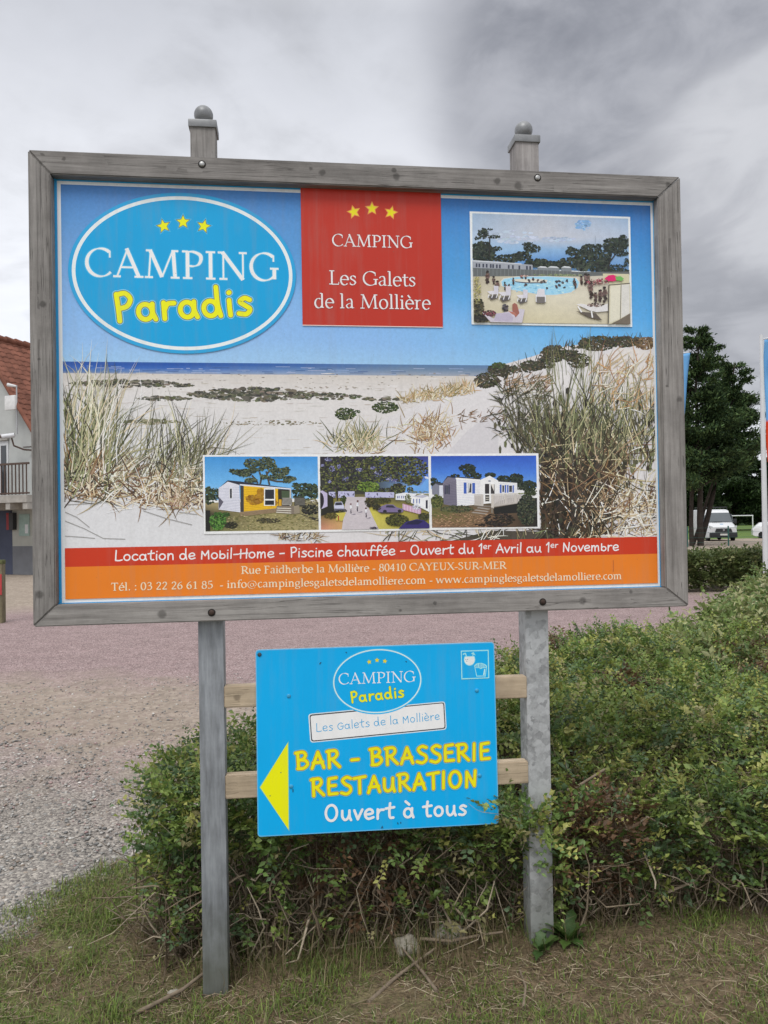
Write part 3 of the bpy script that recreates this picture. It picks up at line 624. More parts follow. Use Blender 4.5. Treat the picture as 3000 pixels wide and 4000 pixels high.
P.blob(746, 894, 22, 13, 120, 4, BUSH); P.blob(832, 880, 28, 12, 130, 4, BUSH); P.blob(772, 889, 8, 3, 15, 3, BUSH)
# right-hand dune: pale flank, dark shrubs along its crest
P.end()
P.poly([(700, 985), (760, 940), (840, 900), (920, 868), (1010, 846), (1050, 812), (1085, 788), (1150, 770), (1210, 750), (1300, 738), (1419, 728), (1422, 1175), (690, 1175)], (206, 203, 204))
P.poly([(960, 985), (1010, 930), (1080, 880), (1075, 985)], (196, 193, 196))
P.poly([(1300, 770), (1340, 752), (1419, 760), (1420, 850), (1380, 900), (1290, 850), (1270, 800)], (210, 205, 202))
P.poly([(1120, 830), (1200, 800), (1270, 815), (1255, 845), (1180, 870), (1100, 880)], (212, 209, 208))
P.poly([(1185, 772), (1235, 760), (1262, 772), (1228, 800), (1190, 798)], (210, 208, 208))
U_ = random.uniform
P.begin(.0003)
DSH = [(52, 50, 44), (70, 66, 54), (44, 46, 36), (92, 82, 64), (60, 68, 42)]
for (cx, cy, rx, ry, n) in ((1076, 798, 22, 12, 110), (1050, 822, 26, 16, 120), (1100, 800, 14, 9, 40), (1150, 790, 26, 11, 120), (1196, 764, 28, 18, 190), (1232, 768, 18, 12, 70), (1180, 786, 18, 10, 50), (1290, 742, 40, 16, 240), (1345, 738, 45, 12, 200), (1250, 780, 26, 16, 110), (1395, 742, 26, 13, 120)):
    P.blob(cx, cy, rx, ry, n, 4.6, DSH if cx < 1380 else [(110, 88, 62), (92, 76, 56), (130, 104, 76)])
for k in range(46):
    u = k/45; cx = 1036+u*230; cy = 826-u*84+8*math.sin(u*17); P.blob(cx+U_(-6, 6), cy+U_(-2, 8), 8, 5, 11, 3.2, DSH)
for k in range(90):
    u = random.random(); P.blade(1040+u*375, 826-min(u*1.7, 1)*86+U_(-4, 6), random.gauss(0, .5), U_(10, 26), U_(2, 3.4), DSH+[(120, 100, 70)], 0)
P.blob(1078, 790, 16, 7, 50, 4, [(70, 88, 44), (56, 72, 38)])
# grasses: dry tawny undergrowth, then long blades
P.end(); P.begin(.0008)
OL = [(120, 124, 88), (92, 96, 66), (148, 148, 110), (70, 72, 52), (160, 156, 122)]
STR = [(214, 204, 180), (196, 180, 148), (176, 156, 122), (226, 220, 206), (150, 128, 98)]
BRN = [(112, 86, 62), (88, 68, 50), (136, 106, 76), (70, 56, 46)]
DRK = [(58, 56, 42), (74, 74, 54), (48, 44, 36), (88, 84, 62)]
SHD = [(40, 34, 28), (56, 46, 36), (34, 32, 28), (70, 56, 42), (48, 48, 36)]
def grass(n, xf, yf, ang, sd, L, w, cols, bend=.6):
    for _ in range(n):
        x, y = xf(), yf(); P.blade(x, y, random.gauss(ang, sd), random.uniform(*L), random.uniform(*w), cols, random.gauss(0, bend))
U, G = random.uniform, random.gauss
wd_ = (3.0, 5.5)
# left clump
grass(240, lambda: U(140, 300), lambda: U(1000, 1085), 0, 1.1, (20, 75), wd_, STR+BRN)
grass(210, lambda: U(140, 235), lambda: U(900, 1080), .12, .3, (36, 150), wd_, OL+STR[:2]+DRK[:2])
grass(110, lambda: U(150, 260), lambda: U(960, 1075), .42, .28, (80, 220), (2.6, 4.5), OL+[(226, 222, 214)]+STR[:2])
grass(110, lambda: U(140, 240), lambda: U(1000, 1085), .1, .9, (30, 90), wd_, BRN+DRK)
grass(40, lambda: U(140, 235), lambda: U(860, 940), .2, .3, (70, 150), (2.2, 3.4), [(214, 210, 196), (190, 186, 160)])
# middle and right part of the left group
grass(180, lambda: G(385, 42), lambda: U(985, 1075), .22, .42, (36, 155), (2.2, 4.0), OL+DRK+STR[:1])
grass(320, lambda: U(300, 440), lambda: U(1030, 1100), .1, 1.2, (18, 66), wd_, STR+BRN)
grass(60, lambda: U(225, 440), lambda: U(1010, 1070), .7, .35, (80, 200), (2.2, 3.2), [(150, 146, 122), (120, 118, 96), (220, 214, 200)])
grass(70, lambda: U(230, 430), lambda: U(1050, 1100), -.9, .5, (40, 120), (2.6, 4), [(228, 222, 210), (206, 194, 170)])
grass(26, lambda: G(385, 12), lambda: U(1085, 1108), 0, .5, (20, 46), (2.4, 4), [(168, 130, 104), (150, 116, 96), (200, 180, 160)])
P.C = full
for pts in ([(255, 2035), (330, 2065), (404, 2103), (490, 2106)], [(255, 2094), (320, 2098), (372, 2103)], [(255, 1972), (330, 1968), (420, 1962)], [(560, 1995), (650, 2025), (750, 2050)], [(255, 2000), (300, 2020), (350, 2060)], [(700, 2000), (740, 2006), (770, 2010)]):
    P.line(pts, 3.0, (150, 148, 146))
P.C = disp
# small tuft in the middle
grass(150, lambda: G(775, 26), lambda: U(945, 978), 0, .55, (20, 62), (2.4, 4.2), OL+STR[:2])
grass(90, lambda: U(740, 830), lambda: U(960, 982), .2, .9, (12, 34), (2.4, 4.2), STR)
grass(240, lambda: U(860, 1010), lambda: 960-(0)+U(-60, 20), .2, 1.0, (8, 34), (2.2, 4), STR+[(176, 140, 104), (150, 116, 84)]) if False else None
for _ in range(260):
    u = random.random(); P.blade(870+u*150+U(-10, 10), 866-u*22+U(-10, 8), G(.1, .8), U(10, 30), U(2.4, 4), STR[:3]+[(190, 160, 120), (140, 126, 84)], G(0, .5))
for _ in range(230): P.blade(G(925, 26), G(935, 20), G(.2, 1.1), U(14, 44), U(2.6, 4.4), STR+[(176, 140, 104), (140, 108, 78), (120, 90, 64)], G(0, .6))
for _ in range(60): P.blade(U(985, 1090), U(890, 912), G(1.2, .5), U(6, 20), U(2.2, 3.6), [(140, 112, 88), (110, 88, 68)], 0)
for _ in range(150): P.blade(U(1085, 1185), U(815, 850), G(1.1, .4), U(6, 24), U(2.4, 4), [(150, 120, 92), (186, 160, 130), (120, 96, 74)], 0)
# right mass of marram
P.end()
P.poly([(1170, 1000), (1210, 930), (1260, 900), (1330, 940), (1360, 990), (1340, 1060), (1290, 1170), (1170, 1172), (1166, 1060)], (66, 54, 42))
P.poly([(1060, 1146), (1166, 1148), (1240, 1130), (1290, 1172), (960, 1172)], (72, 66, 58))
P.begin(.0008)
P.speck(lambda: (G(1200, 48), G(945, 34)), 300, 4, 8, DRK+[(96, 98, 66)]); P.speck(lambda: (G(1330, 50), G(960, 40)), 160, 4, 8, DRK+[(104, 104, 74), (120, 118, 86)]); P.speck(lambda: (U(1170, 1290), U(960, 1165)), 420, 5, 6, SHD)
for _ in range(230): P.blade(U(1110, 1290), U(920, 1000), G(-.05, .35), U(40, 130), U(2.8, 5), OL+DRK+DRK, G(0, .4))
for _ in range(230): P.blade(U(1210, 1420), U(900, 1020), G(.08, .32), U(50, 170), U(2.8, 5), OL+DRK+OL[:3], G(0, .4))
for _ in range(190): P.blade(U(1270, 1420), U(780, 890), G(.5, .7), U(16, 56), U(2.6, 4.6), STR+[(186, 146, 104), (160, 124, 90)], G(0, .5))
for _ in range(300): P.blade(U(1165, 1330), U(950, 1165), G(0, .8), U(30, 110), U(3, 5.5), SHD+SHD+BRN, G(0, .5))
for _ in range(120): P.blade(U(1165, 1400), U(960, 1130), G(.3, 1.1), U(40, 120), U(2.8, 5), STR[1:]+BRN, G(0, .5))
for _ in range(190): P.blade(U(1310, 1420), U(1060, 1168), G(.4, 1.0), U(20, 70), U(3, 5.5), STR+[(226, 220, 206), (236, 230, 220)], G(0, .5))
for _ in range(120): P.blade(U(1300, 1420), U(1050, 1165), G(.6, .9), U(20, 60), U(2.4, 4), BRN+DRK, G(0, .5))
for _ in range(200): P.blade(U(1240, 1300), U(1080, 1165), G(.2, .9), U(20, 70), U(2.8, 5), SHD+STR[2:], G(0, .5))
for _ in range(230): P.blade(U(1080, 1180), U(830, 960), G(-.2, .9), U(12, 46), U(2.6, 4.4), DRK+OL[1:2]+[(190, 184, 172)], G(0, .6))
for _ in range(60): P.blade(U(1160, 1420), U(930, 1060), G(.9, .5)*random.choice((1, 1, -1)), U(60, 130), U(2.4, 4), [(200, 190, 150), (184, 170, 130), (214, 204, 170)], G(0, .3))
for _ in range(26): P.blade(U(1180, 1300), U(800, 850), G(0, .12), U(60, 110), U(2, 3), [(120, 122, 84), (90, 92, 66)], G(0, .2))
for _ in range(80): P.blade(U(600, 690), U(1152, 1168), G(.6, 1), U(8, 28), U(2.4, 4), STR+BRN, 0)
for _ in range(130): P.blade(U(820, 1300), U(1150, 1172), G(.5, 1.0), U(20, 60), U(2.4, 4), DRK+STR[1:4]+OL[:2], G(0, .4))
P.end()
P.build('beach_picture', M_BEACH, panel, BB)

# ---------------------------------------------------------------- red and orange strips with the small print
P = Print(PY, .0034, 3e-6)
wrect(P, PX0, 1.450, PX1, 1.5165, (186, 54, 28)); wrect(P, PX0, PZ0, PX1, 1.451, (214, 118, 34))
W_ = (232, 224, 226); W2 = (240, 206, 176)
P.C = crop(200, 2050, 1250)
def cv(fx, fy, gx): return fx, fy
s1 = lambda x, y: ((200+x/1.3272), (2050+y/1.3272)); s2 = lambda x, y: ((1400+x/1.27615), (2050+y/1.27615))
P.C = full
b1 = "Location de Mobil-Home - Piscine chauff\u00e9e - Ouvert du 1er Avril au 1er Novembre"
i1 = b1.index('1er'); i2 = b1.rindex('1er')
text(P, b1, s1(330, 186), s2(1298, 128), 40, 'H', W_, .125, .02, wave={i1+1, i1+2, i2+1, i2+2}, slant=.03)
text(P, "Rue Faidherbe la Molli\u00e8re - 80410 CAYEUX-SUR-MER", s1(983, 254), s2(735, 219), 29, 'S', W2, .165)
text(P, "T\u00e9l. : 03 22 26 61 85  - info@campinglesgaletsdelamolliere.com - www.campinglesgaletsdelamolliere.com", s1(312, 341), s2(1312, 270), 29, 'S', W2, .165)
P.line([s2(1268, 175), s2(1269, 200), s2(1268, 232)], 2, (170, 90, 40))
P.build('contact_strip', M_PRINT, panel, BB)

# ---------------------------------------------------------------- oval logo
def logo(P, cx, cz, rx, ry, lw, fill, halo, white):
    e = lambda k, m=96: [(cx+(rx+k)*math.cos(a), cz+(ry+k)*math.sin(a)) for a in (2*math.pi*j/m for j in range(m))]
    if halo: P.poly(e(lw*1.0), halo, True)
    P.poly(e(0), white, True); P.poly(e(-lw), fill, True)
YEL, OUT, GLOW = (232, 222, 18), (104, 104, 90), (120, 190, 222)
def stars(P, pts, r, gl=None, out=None, col=YEL):
    for (x, y, rot) in pts:
        if gl: P.star(x, y, r*1.45, gl, rot, .5)
        if out: P.star(x, y, r*1.22, out, rot, .47)
        P.star(x, y, r, col, rot)
P = Print(PY, .0034, 4e-6)
logo(P, .516, 2.4895, .3845, .2755, .0125, (14, 150, 204), (40, 152, 204), (214, 224, 238))
P.C = crop(180, 650, 1050)
stars(P, ((726, 370, -.25), (846, 345, 0), (974, 371, .25)), 40, (70, 170, 210), OUT)
text(P, "CAMPING", (236, 678), (1432, 708), 170, 'S', (222, 230, 242), .128, .015, passes=[((70, 176, 216), .030), ((222, 230, 242), 0)])
PARA = [(GLOW, .055), (OUT, .024), (YEL, 0)]
text(P, "Paradis", (428, 958), (1280, 912), 178, 'H', YEL, .165, .085, passes=PARA)
P.build('oval_logo', M_PRINT, panel, BB)

# ---------------------------------------------------------------- red title square
P = Print(PY, .0034, 4e-6)
wrect(P, .9345, 2.3085, 1.4535, 2.3115, (226, 196, 190)); wrect(P, .9345, 2.3115, 1.4535, IZ1+.015, (174, 48, 34))
P.C = crop(1150, 700, 650)
stars(P, ((592, 330, -.25), (772, 296, 0), (962, 336, .25)), 52, (206, 120, 60), (222, 170, 70), (222, 208, 24))
PK_ = [((120, 50, 50), .022), ((238, 214, 214), 0)]
text(P, "CAMPING", (372, 668), (1176, 690), 118, 'S', W_, .13, .01, passes=PK_)
text(P, "Les Galets", (340, 1052), (1212, 1072), 138, 'S', W_, .125, 0, passes=PK_)
text(P, "de la Molli\u00e8re", (195, 1284), (1358, 1300), 138, 'S', W_, .125, 0, passes=PK_)
P.build('title_square', M_PRINT, panel, BB)

# ---------------------------------------------------------------- pool photograph
P = Print(PY, .0034, 2e-6)
wrect(P, 1.5625, 2.3225, 2.193, 2.7465, (216, 220, 226)); P.clip = (1.5705, 2.3295, 2.185, 2.7395); P.C = C = crop(1800, 800, 700)
P.grid([[(105, 82, (150, 172, 196)), (800, 105, (176, 182, 194)), (1552, 132, (150, 174, 202))], [(105, 300, (166, 184, 206)), (800, 300, (186, 188, 196)), (1552, 300, (170, 184, 204))], [(106, 420, (150, 180, 208)), (800, 420, (132, 168, 204)), (1552, 420, (140, 170, 200))], [(107, 560, (110, 150, 200)), (800, 540, (84, 134, 192)), (1553, 560, (110, 150, 196))], [(107, 620, (90, 120, 150)), (800, 600, (80, 120, 160)), (1553, 640, (90, 120, 150))]])
P.blob(1130, 190, 70, 45, 30, 34, [(120, 160, 204), (140, 172, 206)], .5); P.blob(900, 320, 150, 20, 26, 34, [(160, 176, 200), (170, 184, 204)], .4); P.blob(500, 300, 220, 60, 24, 50, [(180, 190, 206), (172, 184, 202)], .4)
PINE = [(40, 48, 44), (52, 60, 52), (34, 40, 38), (64, 72, 58)]
for (cx, cy, rx, ry, n, r) in ((210, 460, 110, 90, 160, 26), (200, 400, 95, 55, 70, 22), (205, 270, 50, 50, 46, 17), (300, 300, 60, 16, 24, 13), (150, 310, 32, 20, 16, 12), (330, 410, 50, 20, 26, 14), (275, 230, 26, 12, 10, 9), (420, 510, 110, 45, 80, 20), (560, 480, 90, 40, 80, 20), (640, 400, 60, 50, 66, 16), (700, 410, 38, 30, 24, 12), (610, 370, 40, 22, 24, 12), (700, 540, 110, 40, 90, 20), (860, 560, 150, 32, 110, 20), (1000, 540, 110, 50, 90, 20), (1030, 440, 66, 36, 60, 14), (1010, 405, 30, 18, 18, 11), (1130, 520, 90, 90, 130, 22), (1190, 420, 90, 50, 90, 18), (1270, 395, 40, 32, 30, 14), (1270, 540, 100, 70, 110, 22), (1400, 380, 90, 70, 110, 20), (1330, 480, 60, 70, 70, 18), (1500, 350, 50, 66, 70, 18), (1480, 450, 66, 30, 40, 14), (1530, 540, 22, 40, 22, 12), (1440, 570, 80, 16, 30, 11), (1430, 615, 120, 26, 60, 14), (1300, 600, 110, 30, 60, 16)):
    P.blob(cx, cy, rx, ry, n, r, PINE, .8)
P.line([(1365, 600), (1370, 540), (1420, 470)], 5, (50, 48, 46)); P.line([(262, 480), (265, 300)], 5, (48, 48, 46)); P.line([(1240, 370), (1240, 292)], 1.2, (120, 130, 140))
# terrace, pool and homes
P.grid([[(107, 640, (168, 160, 140)), (800, 650, (190, 184, 166)), (1554, 655, (186, 178, 166))], [(108, 850, (196, 188, 166)), (800, 850, (206, 200, 180)), (1556, 850, (202, 196, 180))], [(110, 1090, (190, 182, 152)), (800, 1100, (196, 188, 158)), (1560, 1108, (186, 178, 156))]])
P.poly([(107, 520), (330, 528), (560, 552), (660, 560), (666, 640), (107, 640)], (150, 154, 162)); P.poly([(107, 516), (560, 548), (560, 556), (107, 528)], (190, 194, 200))
for x in (135, 160, 197, 228, 266, 288, 322, 350, 432, 470, 530, 600, 630): P.rect(x, 545+.05*(x-100), x+16, 580+.05*(x-100), (62, 66, 80))
for x0, x1 in ((705, 800), (800, 905), (925, 1020)): P.poly([(x0, 584), (x0+30, 572), (x1-20, 576), (x1, 590), (x1, 640), (x0, 640)], (120, 126, 130)); P.poly([(x0, 584), (x0+30, 572), (x1-20, 576), (x1, 590)], (196, 200, 204))
P.poly([(107, 588), (680, 606), (1110, 626), (1556, 622), (1556, 650), (1110, 668), (680, 664), (107, 668)], (96, 100, 100))
for x in range(115, 1110, 36): P.line([(x, 594), (x, 662)], 1.6, (126, 130, 132))
P.blob(900, 655, 240, 10, 60, 12, [(128, 140, 96), (110, 124, 84), (160, 164, 130)], .5)
P.poly([(1310, 640), (1552, 645), (1552, 735), (1380, 742), (1312, 712)], (196, 190, 160))
pool = [(400, 690), (520, 672), (800, 668), (1060, 684), (1090, 720), (1075, 770), (1010, 815), (880, 836), (760, 838), (600, 812), (470, 790), (380, 755), (372, 715)]
P.poly([(x+(x-740)*.03, y+(y-760)*.05) for x, y in pool], (206, 204, 196)); P.poly(pool, (150, 198, 222))
P.speck(lambda: (U(430, 1050), U(690, 822)), 190, 16, 4, [(172, 212, 230), (130, 186, 216), (190, 222, 234), (120, 176, 208)])
P.poly([(490, 692), (700, 688), (800, 700), (790, 722), (600, 722), (500, 712)], (204, 202, 190)); P.poly([(500, 712), (600, 722), (790, 722), (790, 730), (600, 732), (500, 720)], (60, 70, 90))
FIG = [(62, 60, 66), (78, 70, 72), (50, 50, 58), (92, 80, 78)]
for (x, y) in ((630, 708), (705, 705), (745, 720), (770, 715), (592, 745), (795, 775), (880, 718), (905, 748), (940, 725), (978, 708), (955, 770), (878, 765), (560, 680), (600, 682), (660, 690), (905, 710)): P.blob(x, y, 9, 9, 7, 9, FIG, 1)
P.blob(580, 664, 40, 7, 16, 10, [(190, 120, 110), (150, 90, 84), (210, 200, 190)], .5)
def person(x, y, h, skin=(112, 92, 86)):
    P.blob(x, y-h*.9, h*.08, h*.08, 6, h*.09, [(50, 42, 40)], 1); P.blob(x, y-h*.6, h*.13, h*.2, 12, h*.12, [skin, tuple(c*.8 for c in skin)], 1); P.blob(x, y-h*.22, h*.1, h*.2, 10, h*.1, [tuple(c*.6 for c in skin)], 1)
for (x, y, h) in ((242, 735, 120), (300, 745, 80), (333, 800, 95), (405, 790, 70), (440, 805, 70), (482, 745, 62), (1042, 745, 60), (1055, 785, 70), (1110, 745, 80), (1150, 745, 105), (1175, 740, 90), (1195, 865, 150), (1240, 915, 100), (1280, 905, 118), (1320, 905, 140)): person(x, y, h)
def lounger(x, y, s, f=1, sh=(88, 84, 84)):
    P.poly([(x-60*s*f, y+45*s), (x+30*s*f, y+30*s), (x+50*s*f, y+60*s), (x-30*s*f, y+86*s)], sh)
    P.poly([(x-75*s*f, y-8*s), (x+10*s*f, y-14*s), (x+40*s*f, y+22*s), (x-35*s*f, y+26*s)], (206, 204, 210)); P.poly([(x-2*s*f, y-70*s), (x+50*s*f, y-66*s), (x+48*s*f, y+22*s), (x+2*s*f, y+20*s)], (196, 194, 204))
    for dx in (-50, -10, 40): P.line([(x+dx*s*f, y+20*s), (x+(dx-14)*s*f, y+62*s)], 4*s, (214, 214, 218))
lounger(300, 815, .85); lounger(410, 825, .95); lounger(570, 850, .85); P.poly([(690, 858), (775, 858), (772, 916), (692, 916)], (110, 106, 104)); P.poly([(706, 785), (768, 787), (772, 858), (690, 858)], (204, 202, 208)); P.line([(690, 840), (690, 905)], 4, (214, 214, 218)); P.line([(775, 840), (776, 905)], 4, (214, 214, 218))
P.poly([(1060, 990), (1240, 1010), (1300, 1075), (1180, 1050)], (92, 84, 76)); P.poly([(1060, 928), (1110, 922), (1260, 955), (1350, 920), (1352, 990), (1250, 1000), (1180, 984)], (208, 206, 206)); P.line([(1075, 945), (1110, 1000)], 6, (220, 220, 222)); P.line([(1200, 990), (1210, 1050)], 6, (220, 220, 222))
P.blob(1240, 935, 80, 18, 34, 15, [(70, 60, 58), (120, 96, 88), (190, 180, 176)], .6)
P.poly([(1320, 690), (1360, 660), (1400, 655), (1440, 670), (1450, 700), (1400, 716), (1350, 712)], (206, 40, 104)); P.poly([(1420, 672), (1470, 668), (1500, 690), (1480, 712), (1430, 708)], (110, 170, 90)); P.blob(1260, 720, 110, 28, 60, 12, [(120, 80, 76), (190, 170, 160), (70, 60, 62), (150, 60, 80)], .7)
P.poly([(1362, 750), (1556, 734), (1558, 1020), (1380, 1108), (1355, 1106)], (196, 190, 166)); P.poly([(1378, 760), (1470, 750), (1462, 1062), (1372, 1094)], (208, 204, 186)); P.poly([(1478, 748), (1550, 742), (1552, 1012), (1474, 1054)], (204, 202, 196)); P.line([(1362, 750), (1356, 1104)], 5, (90, 86, 78)); P.line([(1474, 748), (1466, 1064)], 3, (110, 106, 96)); P.line([(1362, 750), (1556, 734)], 4, (90, 86, 78))
P.poly([(1400, 1104), (1558, 1010), (1560, 1110)], (110, 100, 88))
P.blob(150, 980, 60, 110, 90, 20, [(64, 62, 48), (46, 46, 38), (84, 80, 56)], .8); P.blob(145, 800, 36, 130, 60, 10, [(176, 168, 110), (150, 146, 96), (120, 118, 80)], 1); P.blob(180, 1060, 70, 34, 60, 20, [(44, 42, 38), (62, 58, 50)], .8)
P.poly([(190, 1000), (300, 1060), (320, 1020), (540, 970), (585, 975), (560, 1098), (270, 1092)], (190, 184, 194)); P.blob(260, 1010, 60, 26, 30, 16, [(90, 50, 60), (70, 56, 56), (130, 70, 80)], .7)
P.poly([(320, 1012), (440, 1005), (480, 1050), (470, 1090), (300, 1080)], (176, 168, 186)); P.blob(405, 960, 26, 34, 22, 15, [(50, 46, 48), (90, 88, 96)], 1); P.poly([(470, 930), (490, 915), (515, 930), (535, 1010), (500, 1050), (470, 990)], (150, 96, 84)); P.poly([(430, 990), (490, 1000), (520, 1040), (470, 1020)], (170, 112, 98))
P.build('pool_photograph', M_PHOTO, panel, BB)

# ---------------------------------------------------------------- three photographs of the mobile homes
P = Print(PY, .0034, 2e-6)
wrect(P, .5725, 1.5570, 1.8119, 1.8395, (222, 224, 232)); P.clip = (.579, 1.564, .9818, 1.8335); P.C = crop(780, 1760, 520)
P.grid([[(62, 75, (62, 138, 200)), (800, 75, (58, 132, 198)), (1472, 75, (66, 142, 208))], [(64, 400, (104, 170, 220)), (800, 400, (104, 170, 222)), (1474, 400, (104, 168, 222))], [(68, 620, (130, 180, 220)), (800, 600, (130, 180, 220)), (1478, 600, (130, 180, 220))]])
P.grid([[(68, 650, (150, 136, 100)), (800, 640, (130, 120, 84)), (1478, 640, (130, 120, 84))], [(70, 780, (60, 56, 44)), (800, 800, (150, 140, 94)), (1480, 820, (140, 132, 96))], [(74, 1008, (92, 96, 56)), (800, 1000, (156, 146, 104)), (1484, 988, (160, 150, 110))]])
TREE = [(40, 50, 38), (54, 66, 46), (30, 38, 32), (72, 84, 58)]
P.blob(120, 560, 70, 110, 70, 30, TREE); P.blob(200, 540, 50, 80, 40, 24, TREE); P.blob(1320, 520, 160, 110, 150, 30, TREE); P.blob(1200, 440, 50, 40, 30, 22, TREE); P.blob(1400, 470, 70, 60, 50, 26, TREE)
P.blob(1380, 660, 100, 60, 60, 22, [(120, 112, 84), (150, 146, 110), (60, 60, 48)], .6); P.blob(1380, 740, 110, 60, 60, 30, [(40, 40, 36), (54, 54, 44)], .5)
for pts in ([(745, 270), (770, 340), (755, 415)], [(830, 260), (850, 340), (870, 430)], [(650, 310), (700, 360), (725, 410)], [(770, 300), (860, 360), (960, 385), (1060, 388)], [(880, 240), (840, 290)]): P.line(pts, 7, (70, 66, 60))
PN2 = [(44, 54, 44), (58, 70, 50), (78, 88, 64), (36, 44, 40), (96, 104, 74)]
for (cx, cy, rx, ry, n) in ((640, 160, 90, 60, 90), (830, 150, 110, 70, 130), (740, 210, 90, 50, 80), (480, 270, 90, 34, 70), (400, 250, 36, 22, 22), (560, 280, 90, 50, 80), (900, 210, 60, 60, 60), (1000, 270, 110, 50, 110), (1080, 240, 40, 36, 34), (950, 330, 100, 30, 60), (1120, 350, 80, 30, 70), (640, 370, 80, 30, 60), (1090, 385, 50, 18, 24), (800, 330, 50, 30, 30), (650, 250, 60, 30, 40)): P.blob(cx, cy, rx, ry, n, 20, PN2, .7)
P.poly([(238, 465), (350, 385), (495, 430), (508, 770), (236, 735)], (206, 206, 216))
for i in range(15): P.line([(240, 480+i*17), (498, 462+i*20.5)], 1.5, (168, 170, 186))
P.poly([(236, 575), (298, 640), (240, 735)], (90, 88, 100)); P.rect(372, 470, 408, 600, (226, 226, 232)); P.rect(378, 476, 402, 595, (46, 46, 54))
P.poly([(240, 468), (350, 372), (490, 384), (1140, 470), (1136, 488), (500, 430), (350, 388)], (44, 46, 58)); P.poly([(500, 418), (1138, 472), (1138, 488), (500, 436)], (208, 210, 218))
P.poly([(508, 436), (550, 440), (552, 765), (512, 770)], (60, 60, 62)); P.poly([(550, 440), (985, 478), (985, 715), (552, 760)], (222, 176, 34))
for i in range(14): P.line([(550, 462+i*22), (985, 494+i*16)], 1.5, (186, 142, 30))
P.blob(690, 610, 110, 60, 60, 34, [(160, 116, 30), (140, 100, 32)], .8); P.blob(760, 520, 40, 50, 20, 30, [(160, 116, 30)], .8); P.blob(920, 650, 50, 50, 20, 24, [(150, 108, 30)], .8)
P.poly([(975, 480), (1140, 490), (1138, 690), (980, 710)], (50, 46, 40)); P.poly([(1020, 500), (1120, 506), (1120, 600), (1024, 600)], (70, 84, 62)); P.line([(1130, 490), (1130, 690)], 5, (190, 186, 180)); P.poly([(985, 610), (1020, 610), (1020, 690), (985, 700)], (196, 150, 40))
P.rect(802, 470, 940, 688, (220, 222, 228)); P.rect(815, 486, 928, 604, (44, 46, 54)); P.rect(815, 622, 928, 678, (36, 38, 44))
P.poly([(500, 768), (985, 715), (985, 765), (500, 822)], (150, 128, 100))
for i in range(3): P.line([(500, 782+i*14), (985, 728+i*13)], 1.6, (96, 80, 62))
P.poly([(1028, 590), (1150, 590), (1150, 676), (1028, 682)], (150, 146, 140))
for i in range(8): P.line([(1030+i*15, 596), (1048+i*15, 672)], 2, (90, 88, 84))
P.poly([(1180, 585), (1312, 586), (1312, 700), (1180, 690)], (56, 56, 52))
for i in range(9): P.line([(1184+i*14, 590), (1198+i*14, 680)], 1.6, (130, 126, 118))
P.poly([(960, 690), (1175, 690), (1180, 790), (1140, 790), (950, 772)], (120, 110, 98)); 
for i in range(3): P.poly([(965-i*6, 712+i*26), (1140, 718+i*28), (1140, 728+i*28), (965-i*6, 722+i*26)], (206, 200, 188))
P.poly([(1175, 690), (1240, 680), (1250, 780), (1180, 790)], (140, 130, 112)); P.poly([(1240, 780), (1300, 800), (1480, 850), (1482, 880), (1380, 850)], (50, 48, 44))
P.speck(lambda: (U(350, 1470), U(800, 985)), 420, 16, 5, [(176, 166, 122), (120, 116, 70), (150, 140, 96), (100, 104, 62)])
P.blob(860, 870, 150, 34, 70, 22, [(60, 58, 44), (76, 72, 52)], .4); P.blob(400, 930, 80, 40, 40, 24, [(44, 44, 34)], .5)
P.rect(76, 745, 130, 1000, (34, 34, 32)); P.blob(230, 880, 100, 110, 190, 20, [(70, 112, 48), (52, 88, 38), (96, 136, 62), (40, 66, 30)], .8); P.blob(330, 800, 50, 30, 30, 18, [(62, 92, 44), (50, 74, 38)], .8)
P.build('yellow_home_photograph', M_PHOTO, panel, BB)
P = Print(PY, .0035, 2e-6, (.9885, 1.564, 1.3898, 1.8335)); P.C = crop(1230, 1760, 470)
P.grid([[(70, 84, (44, 40, 50)), (800, 82, (50, 46, 60)), (1566, 78, (60, 60, 130))], [(72, 400, (50, 52, 50)), (800, 400, (52, 52, 60)), (1570, 380, (80, 120, 200))], [(76, 620, (60, 60, 50)), (800, 600, (60, 60, 50)), (1574, 590, (140, 180, 220))]])
P.grid([[(76, 600, (70, 66, 50)), (800, 600, (90, 86, 60)), (1576, 600, (120, 120, 70))], [(80, 850, (90, 90, 40)), (800, 850, (190, 180, 80)), (1578, 850, (130, 120, 60))], [(84, 1092, (190, 130, 110)), (800, 1086, (190, 180, 90)), (1580, 1072, (120, 120, 40))]])
FOL = [(44, 48, 36), (60, 66, 40), (36, 36, 38), (82, 88, 48), (48, 44, 50), (104, 108, 60)]
for (cx, cy, rx, ry, n) in ((400, 300, 330, 220, 420), (900, 250, 330, 180, 420), (1250, 260, 310, 180, 380), (1350, 420, 120, 70, 90), (330, 520, 260, 60, 120), (1150, 520, 110, 60, 90)): P.blob(cx, cy, rx, ry, n, 26, FOL, .8)
P.blob(1000, 560, 260, 40, 90, 22, FOL, .8)
for (cx, cy, rx, ry) in ((180, 125, 50, 24), (240, 250, 40, 50), (420, 390, 50, 30), (610, 265, 46, 22), (880, 320, 60, 50), (1020, 390, 40, 30), (105, 205, 24, 14), (200, 430, 22, 18), (330, 220, 22, 30), (1100, 420, 50, 30), (800, 240, 34, 20)): P.blob(cx, cy, rx, ry, 14, 14, [(112, 112, 158), (146, 148, 180), (90, 92, 136)], .8)
